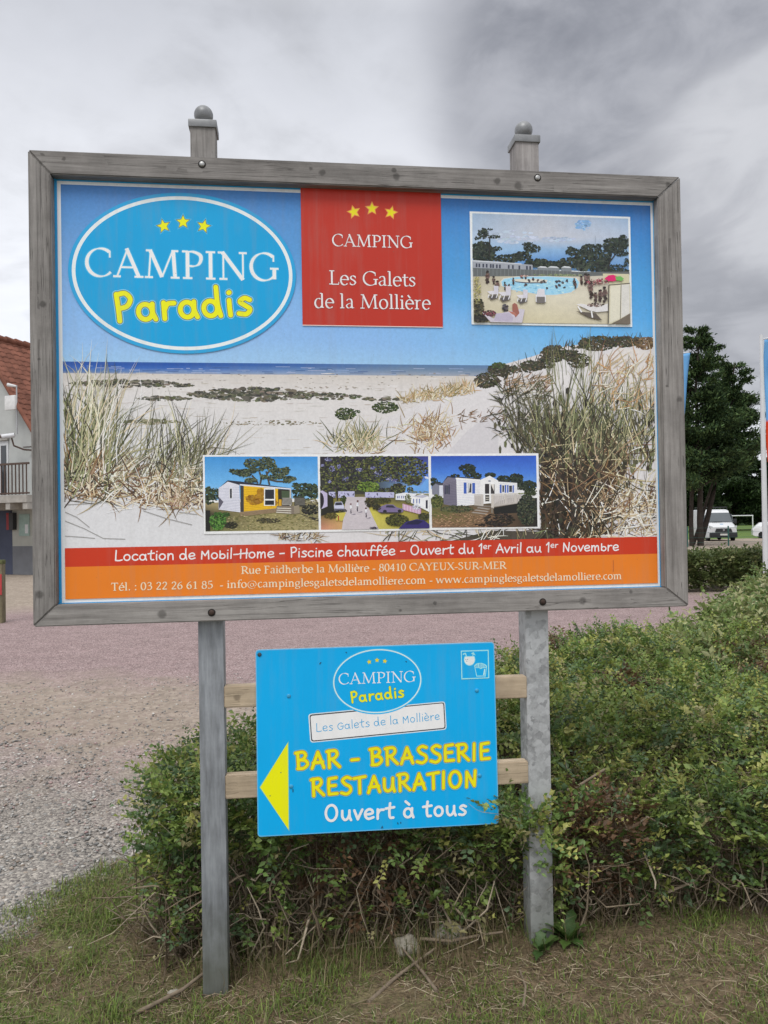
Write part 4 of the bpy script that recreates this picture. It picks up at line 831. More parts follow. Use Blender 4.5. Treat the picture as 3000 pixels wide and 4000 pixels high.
P.poly([(1450, 500), (1572, 340), (1574, 585), (1240, 580), (1260, 480), (1300, 500), (1350, 470)], (104, 156, 216)); P.blob(1540, 378, 40, 14, 12, 16, [(210, 214, 230)], .6); P.blob(1310, 540, 44, 40, 36, 16, FOL); P.blob(1430, 570, 130, 12, 30, 14, [(110, 116, 84)], .5)
P.blob(740, 500, 150, 70, 150, 24, [(96, 120, 50), (74, 96, 42), (120, 140, 62), (54, 66, 34)], .8)
for pts in ([(740, 700), (745, 600)], [(780, 700), (850, 590)], [(310, 690), (312, 560)]): P.line(pts, 5, (50, 42, 40))
for (x0, x1, y0, y1) in ((190, 280, 570, 650), (320, 545, 562, 650), (690, 1090, 575, 650)): P.rect(x0, y0, x1, y1, (176, 176, 206)); P.speck(lambda: (U(x0, x1), U(y0+20, y1)), 16, 8, 14, [(70, 66, 90), (120, 116, 150)])
P.poly([(420, 690), (690, 680), (790, 900), (880, 1086), (370, 1090)], (188, 180, 184)); P.poly([(400, 640), (700, 640), (700, 690), (420, 695)], (184, 176, 180)); P.speck(lambda: (U(480, 740), U(720, 1080)), 60, 24, 3, [(178, 170, 176), (200, 192, 196)])
P.poly([(76, 560), (100, 550), (170, 590), (172, 770), (92, 806)], (180, 172, 200)); P.ell(76, 690, 48, 110, (40, 38, 44)); P.poly([(172, 600), (250, 640), (260, 850), (80, 900), (90, 806), (172, 770)], (40, 40, 34)); P.blob(390, 680, 40, 60, 50, 18, [(60, 74, 36), (44, 52, 30)])
P.blob(330, 830, 120, 30, 60, 20, [(36, 36, 34), (50, 48, 44)], .5); P.poly([(262, 760), (280, 710), (370, 705), (402, 770), (402, 820), (268, 824)], (190, 192, 214)); P.poly([(284, 716), (366, 712), (380, 752), (276, 756)], (50, 52, 64)); P.rect(268, 800, 400, 822, (90, 88, 100))
P.poly([(290, 860), (430, 850), (380, 970), (290, 965)], (186, 174, 84)); P.blob(220, 900, 90, 40, 60, 18, [(96, 88, 44), (70, 66, 38)], .7); P.rect(316, 900, 332, 965, (150, 70, 50))
def cyc(x, y, h): P.blob(x, y+h*.55, h*.05, h*.3, 16, h*.09, [(50, 46, 60), (70, 60, 76)], 1); P.blob(x, y, h*.1, h*.22, 16, h*.13, [(222, 222, 232), (206, 206, 220)], 1); P.blob(x, y-h*.4, h*.05, h*.05, 5, h*.1, [(90, 60, 56)], 1); P.poly([(x, y+h), (x+h*.6, y+h*.86), (x+h*.6, y+h*.96)], (96, 86, 112))
cyc(495, 780, 105); cyc(585, 745, 110); cyc(705, 835, 100)
P.blob(780, 720, 90, 60, 90, 22, [(60, 58, 40), (44, 42, 34), (84, 78, 50)]); P.blob(930, 690, 120, 40, 80, 20, [(80, 80, 46), (56, 56, 36)], .7)
P.poly([(1110, 600), (1250, 580), (1400, 600), (1320, 690), (1110, 680)], (214, 216, 232)); P.poly([(1320, 640), (1480, 600), (1576, 640), (1578, 850), (1320, 720)], (220, 222, 236)); P.poly([(1330, 630), (1500, 610), (1576, 625), (1480, 655)], (176, 176, 190)); P.rect(1525, 685, 1552, 800, (44, 42, 56)); 
for x in (1130, 1152, 1185, 1210): P.rect(x, 625, x+12, 660, (96, 104, 150))
for x in (1350, 1395, 1430): P.rect(x, 665, x+14, 730, (96, 110, 160))
P.poly([(1205, 730), (1460, 800), (1460, 880), (1215, 820)], (176, 130, 160)); 
for i in range(12): P.line([(1210+i*21, 738+i*6), (1212+i*21, 812+i*6)], 2.5, (214, 200, 216))
P.blob(1280, 660, 40, 60, 40, 18, [(76, 84, 56), (120, 124, 96)]); P.blob(1400, 780, 60, 34, 40, 16, [(214, 216, 228), (150, 150, 170)], .6)
P.poly([(868, 800), (905, 770), (985, 742), (1075, 745), (1130, 785), (1215, 805), (1215, 845), (1180, 858), (880, 850), (862, 830)], (116, 104, 140)); P.poly([(985, 755), (1070, 755), (1110, 790), (975, 785)], (52, 50, 66)); P.ell(962, 838, 26, 20, (40, 38, 46)); P.ell(1165, 832, 26, 20, (40, 38, 46)); P.poly([(880, 850), (1200, 850), (1160, 870), (920, 868)], (60, 56, 50))
P.blob(850, 780, 60, 40, 50, 18, [(56, 54, 38), (40, 40, 32)]); P.blob(1130, 960, 160, 80, 260, 20, [(70, 72, 34), (50, 52, 30), (96, 96, 48), (36, 36, 28)], .8); P.poly([(1150, 1078), (1250, 985), (1400, 945), (1500, 960), (1578, 1020), (1578, 1074)], (54, 46, 104)); P.poly([(1280, 985), (1400, 955), (1490, 975), (1420, 1020), (1240, 1020)], (38, 36, 66)); P.blob(1500, 910, 80, 50, 70, 20, [(50, 52, 34), (70, 72, 44)])
P.blob(800, 1065, 60, 14, 20, 16, [(50, 44, 60)], .5)
P.build('lane_photograph', M_PHOTO, panel, BB)
P = Print(PY, .0035, 2e-6, (1.3970, 1.563, 1.8030, 1.8335)); P.C = crop(1660, 1760, 480)
P.grid([[(78, 75, (44, 78, 168)), (800, 72, (46, 82, 176)), (1504, 68, (50, 88, 184))], [(80, 300, (70, 120, 204)), (800, 300, (72, 122, 206)), (1508, 300, (70, 118, 204))], [(84, 520, (110, 160, 220)), (800, 500, (110, 160, 220)), (1512, 500, (100, 150, 214))]])
T3 = [(34, 42, 36), (44, 54, 42), (56, 66, 48), (28, 34, 32)]
for (cx, cy, rx, ry, n) in ((570, 240, 110, 55, 110), (600, 300, 90, 60, 90), (700, 340, 60, 36, 40), (410, 340, 60, 22, 24), (880, 335, 70, 34, 60), (1060, 390, 90, 50, 90), (1230, 370, 90, 56, 100), (1150, 430, 170, 40, 90), (1400, 480, 110, 70, 110), (1290, 470, 110, 60, 110), (110, 420, 60, 50, 40), (170, 460, 80, 30, 40)): P.blob(cx, cy, rx, ry, n, 22, T3, .8)
P.grid([[(88, 640, (70, 72, 50)), (800, 640, (60, 60, 46)), (1512, 640, (44, 44, 40))], [(90, 850, (110, 104, 62)), (800, 860, (120, 96, 74)), (1514, 850, (40, 40, 36))], [(94, 1040, (134, 104, 82)), (800, 1036, (110, 86, 66)), (1518, 1030, (34, 34, 32))]])
P.poly([(90, 490), (140, 440), (190, 470), (190, 610), (95, 590)], (120, 122, 136)); P.poly([(190, 470), (240, 470), (240, 610), (190, 610)], (200, 202, 212)); P.poly([(85, 492), (140, 438), (240, 445), (240, 462), (190, 470), (140, 450)], (70, 70, 80))
P.blob(160, 690, 80, 90, 110, 22, [(76, 84, 44), (56, 64, 36), (100, 104, 56)], .8)
P.poly([(238, 440), (300, 355), (418, 380), (432, 755), (250, 725)], (112, 108, 124)); P.poly([(418, 380), (740, 405), (745, 725), (432, 755)], (222, 222, 234)); P.poly([(740, 405), (870, 345), (985, 415), (985, 700), (745, 725)], (226, 226, 238)); P.poly([(985, 420), (1240, 438), (1245, 600), (985, 690)], (220, 222, 234))
for i in range(15): P.line([(425, 400+i*24), (740, 425+i*20)], 1.4, (190, 190, 208)); P.line([(250, 460+i*18), (425, 410+i*23)], 1.4, (92, 88, 104))
for i in range(9): P.line([(990, 445+i*26), (1240, 455+i*17)], 1.4, (190, 190, 208))
P.poly([(232, 440), (300, 345), (420, 352), (760, 380), (740, 390), (420, 370), (305, 360)], (44, 46, 56)); P.poly([(412, 366), (742, 392), (742, 408), (412, 384)], (232, 232, 240)); P.poly([(735, 400), (870, 340), (990, 410), (985, 426), (870, 360), (740, 416)], (232, 232, 240)); P.poly([(985, 405), (1240, 428), (1240, 436), (985, 418)], (52, 54, 62)); P.ell(868, 412, 20, 10, (130, 134, 150))
SHT = (62, 92, 170)
for (x0, y0, x1, y1) in ((520, 432, 558, 582), (635, 438, 672, 580), (1006, 460, 1030, 574), (1072, 464, 1092, 570), (1104, 466, 1124, 570), (1178, 470, 1196, 568)): P.rect(x0, y0, x1, y1, SHT)
for (x0, y0, x1, y1) in ((578, 446, 624, 568), (1040, 470, 1064, 560), (1132, 474, 1170, 560)): P.rect(x0-4, y0-4, x1+4, y1+4, (236, 236, 240)); P.rect(x0, y0, x1, y1, (60, 62, 70))
P.poly([(582, 450), (606, 450), (590, 560), (582, 560)], (200, 202, 206)); P.rect(262, 470, 276, 592, (44, 46, 70)); P.rect(316, 460, 330, 592, (44, 46, 70)); P.rect(280, 472, 312, 585, (70, 72, 84))
P.rect(796, 442, 948, 712, (236, 236, 242)); P.rect(806, 450, 864, 584, (52, 50, 52)); P.rect(884, 456, 936, 584, (60, 58, 58)); P.poly([(886, 456), (930, 456), (928, 550)], (206, 202, 196)); P.rect(810, 600, 864, 686, (70, 68, 64)); P.rect(892, 610, 940, 680, (60, 58, 56)); P.rect(816, 625, 858, 636, (190, 186, 176)); P.rect(816, 655, 858, 664, (190, 186, 176))
P.poly([(660, 735), (890, 745), (1290, 690), (1290, 710), (910, 770), (660, 750)], (120, 112, 104)); P.poly([(920, 775), (1230, 720), (1240, 840), (930, 860)], (34, 34, 32))
for i in range(6): P.line([(672+i*19, 606), (674+i*19, 728)], 6, (176, 170, 166))
P.line([(660, 604), (775, 598)], 7, (190, 186, 182)); P.line([(660, 724), (775, 740)], 6, (180, 174, 168)); P.line([(770, 594), (772, 745)], 9, (186, 180, 174))
for i in range(15): P.line([(930+i*25, 600-i*.6), (932+i*25, 742-i*3.2)], 7, (182, 176, 172))
P.line([(905, 598), (1300, 584)], 8, (196, 192, 188)); P.line([(915, 748), (1300, 692)], 7, (176, 170, 164)); P.line([(906, 592), (908, 780)], 11, (190, 184, 176)); P.line([(1082, 585), (1084, 720)], 8, (186, 180, 174)); P.line([(1216, 580), (1218, 705)], 8, (186, 180, 174)); P.line([(1262, 710), (1262, 800)], 7, (120, 112, 104)); P.line([(900, 770), (902, 845)], 8, (120, 112, 100))
P.blob(430, 790, 220, 50, 140, 22, [(70, 76, 52), (52, 56, 42), (90, 92, 64)], .6)
for i in range(3): P.poly([(720-i*36, 762+i*32), (885-i*26, 786+i*32), (850-i*10, 800+i*32), (690-i*34, 776+i*32)], (150, 142, 134))
P.speck(lambda: (U(100, 900), U(860, 1030)), 380, 16, 6, [(160, 126, 98), (96, 76, 58), (134, 106, 80), (176, 142, 112)]); P.speck(lambda: (U(100, 330), U(800, 900)), 60, 16, 6, [(104, 106, 62), (84, 88, 50)])
P.blob(1000, 930, 200, 90, 90, 34, [(40, 36, 32), (50, 44, 38)], .5); P.blob(900, 1000, 220, 26, 50, 30, [(44, 38, 34)], .4); P.blob(1370, 800, 130, 210, 380, 22, [(44, 52, 42), (34, 40, 34), (62, 68, 50), (28, 32, 30), (80, 84, 62)], .7); P.blob(1420, 560, 90, 50, 60, 20, [(60, 70, 44), (44, 52, 36)], .7)
for x in (1270, 1300, 1340): P.blob(x, 580, 14, 8, 6, 10, [(110, 120, 70)], .7)
P.build('blue_shutter_home_photograph', M_PHOTO, panel, BB)
# ---------------------------------------------------------------- the lower sign between the posts
SB = (1.19, .06, .46)
low = empty('direction_sign', SB, 'bright blue bar and restaurant sign with a yellow arrow, on two battens between the posts', 'sign')
M_bat = [wood_mat('batten_wood', 0, (.52, .42, .30), (.34, .26, .18), [(.68-SB[0], .965-SB[2], .012)], 2.2), wood_mat('batten_wood_low', 0, (.50, .40, .285), (.32, .25, .17), [], 5.5)]
for (z0, z1, z2, z3), m in (((.931, 1.008, .917, .9985), M_bat[0]), ((.604, .687, .596, .678), M_bat[1])):
    b = MB(); b.prism([(.6345, z0), (1.7565, z2), (1.7565, z3), (.6345, z1)], 'y', .0535, .1)
    bmesh.ops.bevel(b.bm, geom=list(b.bm.edges), offset=.003, segments=2, affect='EDGES'); b.build('batten', m, low, SB, True, 50)
SC = [(.7465, .4655), (1.6365, .4555), (1.6305, 1.1335), (.7485, 1.1365)]
def rounded(c, r, n=6):
    o = []
    for i in range(4):
        p, a, q = Vector(c[i-1]), Vector(c[i]), Vector(c[(i+1) % 4]); u = (p-a).normalized()*r; v = (q-a).normalized()*r
        for k in range(n+1):
            t = k/n; o.append(tuple(a+u*(1-t)**2+v*t**2))
    return o
b = MB(); b.prism(rounded(SC, .014), 'y', .0462, .0532); M_plate = flat_mat('plate_edge', (.35, .6, .75), .5)
plate = b.build('sign_plate', M_plate, low, SB)
P = Print(.046, 0.0, 4e-6)
BLU = (8, 160, 220)
P.poly(rounded(SC, .014), (90, 170, 215), True); P.poly(rounded([(x+(.0035 if x < 1 else -.0035), z+(.0035 if z < 1 else -.0035)) for x, z in SC], .012), BLU, True)
P.C = C = crop(900, 2400, 1300)
# name plate
def rr(pts, r):
    w_ = [P.P(*P.C(*p)) for p in pts]; return rounded(w_, r, 5)
P.poly(rr([(388, 496), (1070, 433), (1078, 574), (398, 640)], .012), (204, 216, 230), True); P.poly(rr([(394, 500), (1066, 438), (1073, 570), (403, 635)], .010), (64, 62, 70), True); P.poly(rr([(399, 506), (1061, 443), (1068, 565), (408, 629)], .008), (228, 228, 236), True)
text(P, "Les Galets de la Molli\u00e8re", (428, 586), (1046, 524), 44, 'H', (58, 156, 204), .085, .04)
o_ = [P.P(*P.C(*q)) for q in ((512, 335), (952, 328), (731, 173), (731, 492))]
logo(P, (o_[0][0]+o_[1][0])/2, (o_[2][1]+o_[3][1])/2, (o_[1][0]-o_[0][0])/2, (o_[2][1]-o_[3][1])/2, .0045, BLU, (40, 168, 220), (196, 226, 244))
stars(P, ((692, 237, -.2), (731, 228, 0), (770, 233, .2)), 12, None, (96, 140, 120), (228, 206, 40))
text(P, "CAMPING", (537, 349), (922, 335), 54, 'S', (226, 240, 248), .115, .015)
text(P, "Paradis", (600, 440), (868, 410), 56, 'H', YEL, .16, .09, passes=[((60, 140, 150), .05), (YEL, 0)])
P.poly([(144, 862), (290, 632), (294, 1082)], (120, 190, 170)); P.poly([(149, 862), (286, 640), (290, 1073)], (236, 226, 14))
OR = (168, 128, 60); PS = [((70, 176, 214), .085), (OR, .04), ((232, 214, 22), 0)]
text(P, "BAR - BRASSERIE", (326, 772), (1296, 722), 88, 'H', YEL, .165, .1, passes=PS)
text(P, "RESTAURATION", (404, 905), (1232, 856), 88, 'H', YEL, .165, .1, passes=PS)
text(P, "Ouvert \u00e0 tous", (470, 1030), (1180, 998), 84, 'H', (230, 238, 246), .155, .07)
# drink and chips pictogram
P.C = crop(1750, 2500, 200); LB = (150, 214, 246)
P.poly([(412, 342), (1316, 314), (1336, 1238), (430, 1278)], LB); P.poly([(442, 376), (1284, 350), (1302, 1208), (464, 1238)], BLU)
P.poly([(470, 448), (555, 408), (580, 420), (612, 530), (580, 530), (550, 455), (482, 482)], LB); P.poly([(735, 440), (825, 388), (892, 498), (818, 470), (812, 530), (785, 530), (800, 462)], LB)
P.poly([(545, 525), (850, 520), (872, 580), (880, 640), (860, 720), (810, 790), (740, 828), (660, 828), (580, 790), (528, 720), (510, 640), (520, 580)], LB); P.poly([(560, 545), (840, 540), (860, 640), (840, 710), (790, 780), (690, 812), (600, 780), (545, 710), (530, 640), (540, 580)], (216, 222, 236))
for x, y in ((580, 632), (635, 628), (608, 686)): P.ell(x, y, 15, 14, (90, 130, 165), 12)
P.poly([(845, 830), (905, 765), (985, 745), (1080, 740), (1150, 760), (1220, 795), (1262, 840), (1215, 1178), (918, 1182)], LB); P.poly([(882, 905), (1010, 905), (1058, 940), (1120, 910), (1232, 895), (1195, 1150), (938, 1155)], BLU)
P.poly([(1170, 935), (1205, 930), (1180, 1135), (1135, 1135)], (180, 220, 244))
for x, y0, y1, dx in ((880, 830, 890, 24), (915, 800, 890, 22), (955, 785, 890, 14), (1015, 760, 890, 4), (1045, 758, 905, 2), (1095, 770, 890, -6), (1135, 780, 890, -12), (1178, 805, 885, -16), (1222, 835, 885, -20)): P.line([(x, y0), (x+dx, y1)], 2.2, (70, 150, 205))
# splashes and a few marks
P.C = crop(900, 2400, 1300)
for pts in ([(575, 187), (580, 192)], [(444, 248), (452, 238)], [(874, 232), (878, 238)], [(250, 786), (253, 789)], [(196, 902), (199, 905)], [(312, 870), (312, 886)], [(833, 1036), (836, 1046)], [(848, 1034), (850, 1042)], [(752, 1066), (757, 1054), (760, 1066)]): P.line(pts, 3.5, (30, 70, 96))
P.build('sign_face', M_PRINT2, plate, SB)
M_scr = flat_mat('screw_blue', (.05, .36, .62), .45); M_scd = flat_mat('screw_dark', (.05, .07, .09), .5)
for (x, y, m, r) in ((145, 200, M_scd, .0075), (291, 406, M_scr, .0075), (1228, 379, M_scr, .0075), (303, 857, M_scr, .0075), (1242, 803, M_scr, .0075)):
    q = P.P(*P.C(x, y)); b = MB(); b.lathe((q[0], .0455, q[1]), [(r*.35, -.0035), (r*.8, -.0028), (r, -.0012), (r, .0)], 'y', 14); b.build('screw', m, low, SB, True, 60)
# ---------------------------------------------------------------- the ground
def sstep(a, b, x):
    t = np.clip((np.asarray(x, float)-a)/(b-a), 0, 1); return t*t*(3-2*t)
def ground_z(x, y):
    x = np.asarray(x, float); y = np.asarray(y, float)
    near = .052*np.clip(x-.55, 0, 1.9)*(1-sstep(1.5, 6, y))-.088*(1-sstep(.7, 3.0, y))
    far = -.0115*np.clip(y-7, 0, 60)*sstep(1.5, 9, x)
    und = .012*np.sin(x*2.3+y*1.1)*np.sin(y*1.9-x*.7)*(1-sstep(4, 12, y))
    return near+far+und-.004
def ax(parts): return np.concatenate([np.arange(a, b, s) for a, b, s in parts])
gx = ax([(-900, -100, 100), (-100, -20, 8), (-20, -4, 1), (-4, 6, .1), (6, 30, 1), (30, 110, 8), (110, 1000, 100)])
gy = ax([(-20, -1.2, 1.9), (-1.2, 8, .1), (8, 30, 1), (30, 110, 4), (110, 1500, 120)])
X, Y = np.meshgrid(gx, gy); Zg = ground_z(X, Y)
nz = np.array([[noise.noise((a*3.1, b*3.1, 0))*.014+noise.noise((a*4.9, b*4.9, 3))*.012 if (-4 < a < 6 and -1.2 < b < 4) else 0 for a in gx] for b in gy]); Zg = Zg+nz
nxg, nyg = len(gx), len(gy); idx = np.arange(nxg*nyg).reshape(nyg, nxg)
fq = np.stack([idx[:-1, :-1], idx[:-1, 1:], idx[1:, 1:], idx[1:, :-1]], -1).reshape(-1, 4)
m, t, p = mat_new('ground'); g = N(t, 'ShaderNodeTexCoord').outputs['Object']
sp = N(t, 'ShaderNodeSeparateXYZ'); t.links.new(g, sp.inputs[0]); gX, gY = sp.outputs['X'], sp.outputs['Y']
big = noi(t, g, .55, 5, .6); mid = noi(t, g, 2.4, 6, .62); fine = noi(t, g, 28, 6, .7); wobl = mth(t, 'SUBTRACT', big, .5)
def mr(v, a, b):
    n = N(t, 'ShaderNodeMapRange', interpolation_type='SMOOTHSTEP'); t.links.new(v, n.inputs[0]); n.inputs[1].default_value = a; n.inputs[2].default_value = b; return n.outputs[0]
vor = N(t, 'ShaderNodeTexVoronoi', feature='F1', inp={'Scale': 84.0}); t.links.new(g, vor.inputs['Vector'])
vor2 = N(t, 'ShaderNodeTexVoronoi', feature='F1', inp={'Scale': 24.0}); t.links.new(g, vor2.inputs['Vector'])
vs = N(t, 'ShaderNodeSeparateColor'); t.links.new(vor.outputs['Color'], vs.inputs[0]); vs2 = N(t, 'ShaderNodeSeparateColor'); t.links.new(vor2.outputs['Color'], vs2.inputs[0])
grey = ramp(t, vs.outputs[0], [(0, (.13, .118, .108)), (.4, (.25, .228, .206)), (.8, (.36, .328, .29)), (1, (.50, .455, .40))])
pink = ramp(t, vs.outputs[0], [(0, (.165, .115, .112)), (.4, (.285, .206, .202)), (.8, (.37, .278, .27)), (1, (.49, .40, .385))])
beige = ramp(t, vs2.outputs[1], [(0, (.25, .20, .16)), (.5, (.34, .28, .225)), (1, (.43, .36, .29))])
beige = mixc(t, .35, beige, ramp(t, fine, [(.3, (.20, .16, .13)), (.7, (.46, .39, .32))]))
# pebbles near, a trodden sandy band, then the pink chippings
lane = mth(t, 'ADD', mth(t, 'ADD', gY, mth(t, 'MULTIPLY', gX, .42)), mth(t, 'MULTIPLY', wobl, 2.6))
c = mixc(t, mr(lane, 1.1, 3.1), grey, mixc(t, mr(mid, .3, .7), beige, pink))
c = mixc(t, mth(t, 'MULTIPLY', mr(lane, 2.0, 3.6), .8), c, beige)
c = mixc(t, mr(mth(t, 'ADD', lane, mth(t, 'MULTIPLY', mth(t, 'SUBTRACT', mid, .5), 1.6)), 4.2, 5.6), c, pink)
c = mixc(t, mr(mth(t, 'ADD', gY, mth(t, 'MULTIPLY', wobl, 3)), 11.5, 13.5), c, beige)
# worn soil and thin turf round the posts: right of a line across the corner, in front of the hedge's back edge
ed = mth(t, 'SUBTRACT', mth(t, 'MULTIPLY', mth(t, 'ADD', gX, .33), .93), mth(t, 'MULTIPLY', mth(t, 'SUBTRACT', gY, .48), .37))
bk = mth(t, 'SUBTRACT', mth(t, 'ADD', mth(t, 'MULTIPLY', gX, .92), 1.05), gY)
edn = mth(t, 'ADD', mth(t, 'MINIMUM', ed, bk), mth(t, 'MULTIPLY', mth(t, 'SUBTRACT', mid, .5), .6))
soil = ramp(t, fine, [(.25, (.07, .052, .03)), (.5, (.155, .116, .07)), (.62, (.21, .162, .098)), (.8, (.33, .27, .17))])
turf = ramp(t, fine, [(.25, (.06, .066, .026)), (.5, (.12, .135, .05)), (.7, (.19, .20, .075)), (.85, (.28, .25, .13))])
st = mixc(t, mr(mth(t, 'ADD', mth(t, 'MULTIPLY', noi(t, g, 3.2, 4, .6), .7), mth(t, 'MULTIPLY', mth(t, 'SUBTRACT', .6, gX), .1)), .30, .50), soil, turf)
c = mixc(t, mr(edn, -.05, .12), c, st)
c = mixc(t, 1.0, c, ramp(t, mth(t, 'ADD', mth(t, 'MULTIPLY', mid, .5), mth(t, 'MULTIPLY', noi(t, g, 9, 5, .6), .5)), [(.34, .80), (.66, 1.16)]), 'MULTIPLY')
# playing field far to the right
fld = mixc(t, mr(fine, .3, .7), (.09, .15, .035), (.13, .19, .05))
c = mixc(t, mth(t, 'MULTIPLY', mr(gY, 60, 62), mr(gX, 20, 24)), c, fld)
c = mixc(t, mth(t, 'MULTIPLY', mr(gY, 105, 115), mr(mth(t, 'ABSOLUTE', gX), 1e5, 2e5)), c, fld)
t.links.new(c, p.inputs['Base Color']); p.inputs['Roughness'].default_value = .92; p.inputs['Specular IOR Level'].default_value = .2
h = mth(t, 'ADD', mth(t, 'MULTIPLY', mth(t, 'SUBTRACT', 1, vor.outputs['Distance']), .5), mth(t, 'MULTIPLY', fine, .6))
bump(t, p, h, .8, .02)
tag(raw_mesh('ground', np.stack([X, Y, Zg], -1).reshape(-1, 3), fq, m, smooth=True), kind='structure')
def gz(x, y): return float(ground_z(x, y))

# ---------------------------------------------------------------- pebbles (uncountable)
ICO = None
def ico():
    b = bmesh.new(); bmesh.ops.create_icosphere(b, subdivisions=1, radius=1); v = np.array([q.co[:] for q in b.verts]); f = np.array([[q.index for q in k.verts] for k in b.faces]); b.free(); return v, f
IV, IF = ico()
def stones(name, pts, size, cols, mat, **kw):
    n = len(pts); v = IV[None]*(size[:, None, None]*rng.uniform(.7, 1.25, (n, 1, 3))*np.array([1.1, 1, .6]))
    v = v*(1+rng.uniform(-.13, .13, (n, 12, 1))); a = rng.uniform(0, 6.28, n); ca, sa = np.cos(a)[:, None], np.sin(a)[:, None]
    v = np.stack([v[..., 0]*ca-v[..., 1]*sa, v[..., 0]*sa+v[..., 1]*ca, v[..., 2]], -1)+pts[:, None]
    f = (IF[None]+12*np.arange(n)[:, None, None]).reshape(-1, 3)
    return raw_mesh(name, v.reshape(-1, 3), f, mat, cols=np.repeat(cols, 12, 0), smooth=True, **kw)
n = 30000; yy = .3+5.2*rng.random(n)**1.6; xx = rng.uniform(-2.8, 1.2, n)
edd = .93*(xx+.33)-.37*(yy-.48); bkd = .92*xx+1.05-yy; inside = np.minimum(edd, bkd)
keep = (inside < .06-.25*rng.random(n)**2) | (rng.random(n) < .012); keep &= (rng.random(n) < 1.15-sstep(1.6, 4.2, yy+.42*xx)*.9)
xx, yy = xx[keep], yy[keep]; sz = .004+.0085*rng.random(len(xx))**2.8
shade = rng.choice(np.array([[.16, .158, .155], [.24, .235, .225], [.33, .32, .30], [.44, .42, .39], [.27, .22, .18], [.34, .24, .23], [.6, .58, .54]]), len(xx), p=[.18, .26, .2, .12, .1, .1, .04])
M_stone = attr_mat('pebble_stone', .85, .25, .2, 60)
tag(stones('pebbles', np.stack([xx, yy, ground_z(xx, yy)+sz*.25], -1), sz, shade*rng.uniform(.8, 1.2, (len(xx), 1)), M_stone), 'grey and pinkish pebbles spread over the forecourt left of the hedge', 'gravel', kind='stuff')

# ---------------------------------------------------------------- foliage tools
def unit(v): return v/np.maximum(np.linalg.norm(v, axis=-1, keepdims=True), 1e-9)
def leaves(c, d, nrm, L, W, fold=.18):
    """bent diamond leaves: base c, direction d, upper side nrm; returns (4n verts, 2n tris)"""
    s = unit(np.cross(d, nrm)); L = L[:, None]; W = W[:, None]; up = unit(np.cross(s, d))
    v = np.stack([c, c+d*L*.45+s*W*.5+up*W*fold, c+d*L-up*L*.12, c+d*L*.45-s*W*.5+up*W*fold], 1)
    n = len(c); o = 4*np.arange(n)[:, None]; f = np.concatenate([o+np.array([0, 1, 2]), o+np.array([0, 2, 3])], 0)
    return v.reshape(-1, 3), f
def sprigs(base, dirs, length, nl, L, W, cols):
    """opposite-leaved twigs; returns leaf verts, faces, colours and twig segments"""
    n = len(base); out = np.tile(np.array([0, 0, 1.0]), (n, 1))+.35*rng.normal(size=(n, 3)); s = unit(np.cross(dirs, out)); u = unit(np.cross(s, dirs)); C, Dd, Nn, K = [], [], [], []
    for i in range(nl):
        tt = (i+.6)/nl; side = 1 if i % 2 else -1; pos = base+dirs*length[:, None]*tt+u*(length[:, None]*.08*tt*tt)
        dd = unit(dirs*.55+s*side*.9+u*.25+.3*rng.normal(size=(n, 3)))
        C.append(pos); Dd.append(dd); Nn.append(unit(u+.45*rng.normal(size=(n, 3)))); K.append(cols*rng.uniform(.78, 1.22, (n, 1)))
    C, Dd, Nn, K = map(np.concatenate, (C, Dd, Nn, K)); m_ = len(C); lf = np.tile(rng.uniform(.6, 1.28, n), nl); L = L*lf; W = W*lf
    v, f = leaves(C, Dd, Nn, L*rng.uniform(.7, 1.2, m_), W*rng.uniform(.75, 1.2, m_))
    return v, f, np.repeat(K, 4, 0)
def twigs(p0, p1, r, bend=.12, k=4):
    """thin 3-sided curved sticks"""
    n = len(p0); t_ = np.linspace(0, 1, k)[None, :, None]; d = p1-p0; ln = np.linalg.norm(d, axis=1)[:, None, None]; b1 = rng.normal(size=(n, 1, 3)); b2 = rng.normal(size=(n, 1, 3))
    P_ = p0[:, None]+d[:, None]*t_+b1*ln*bend*np.sin(np.pi*t_)+b2*ln*bend*.5*np.sin(2*np.pi*t_)
    u = unit(np.cross(d, rng.normal(size=(n, 3)))); w_ = unit(np.cross(d, u)); rr = r[:, None, None]*(1-.55*t_)
    rings = [P_+rr*(math.cos(a)*u[:, None]+math.sin(a)*w_[:, None]) for a in (0, 2.094, 4.189)]
    V = np.stack(rings, 2); o = (np.arange(n)*k*3)[:, None, None, None]; i = (np.arange(k-1)*3)[None, :, None, None]; j = np.arange(3)[None, None, :, None]; jn = (j+1) % 3
    f = np.concatenate([o+i+j, o+i+jn, o+i+3+jn, o+i+3+j], -1).reshape(-1, 4)
    return V.reshape(-1, 3), f
def inpoly(x, y, poly):
    c = np.zeros(len(x), bool); q = np.array(poly)
    for i in range(len(q)):
        (x1, y1), (x2, y2) = q[i-1], q[i]
        k = ((y1 > y) != (y2 > y)) & (x < (x2-x1)*(y-y1)/(y2-y1+1e-12)+x1); c ^= k
    return c
def edge_info(x, y, poly):
    q = np.array(poly, float); best = np.full(len(x), 1e9); nn = np.zeros((len(x), 2)); area = sum(q[i-1][0]*q[i][1]-q[i][0]*q[i-1][1] for i in range(len(q)))
    for i in range(len(q)):
        a, b = q[i-1], q[i]; e = b-a; l2 = e@e; t_ = np.clip(((x-a[0])*e[0]+(y-a[1])*e[1])/l2, 0, 1)
        d = np.hypot(x-a[0]-t_*e[0], y-a[1]-t_*e[1]); k = d < best; best[k] = d[k]; nv = np.array([e[1], -e[0]])/math.sqrt(l2)*(1 if area > 0 else -1); nn[k] = nv
    return best, nn
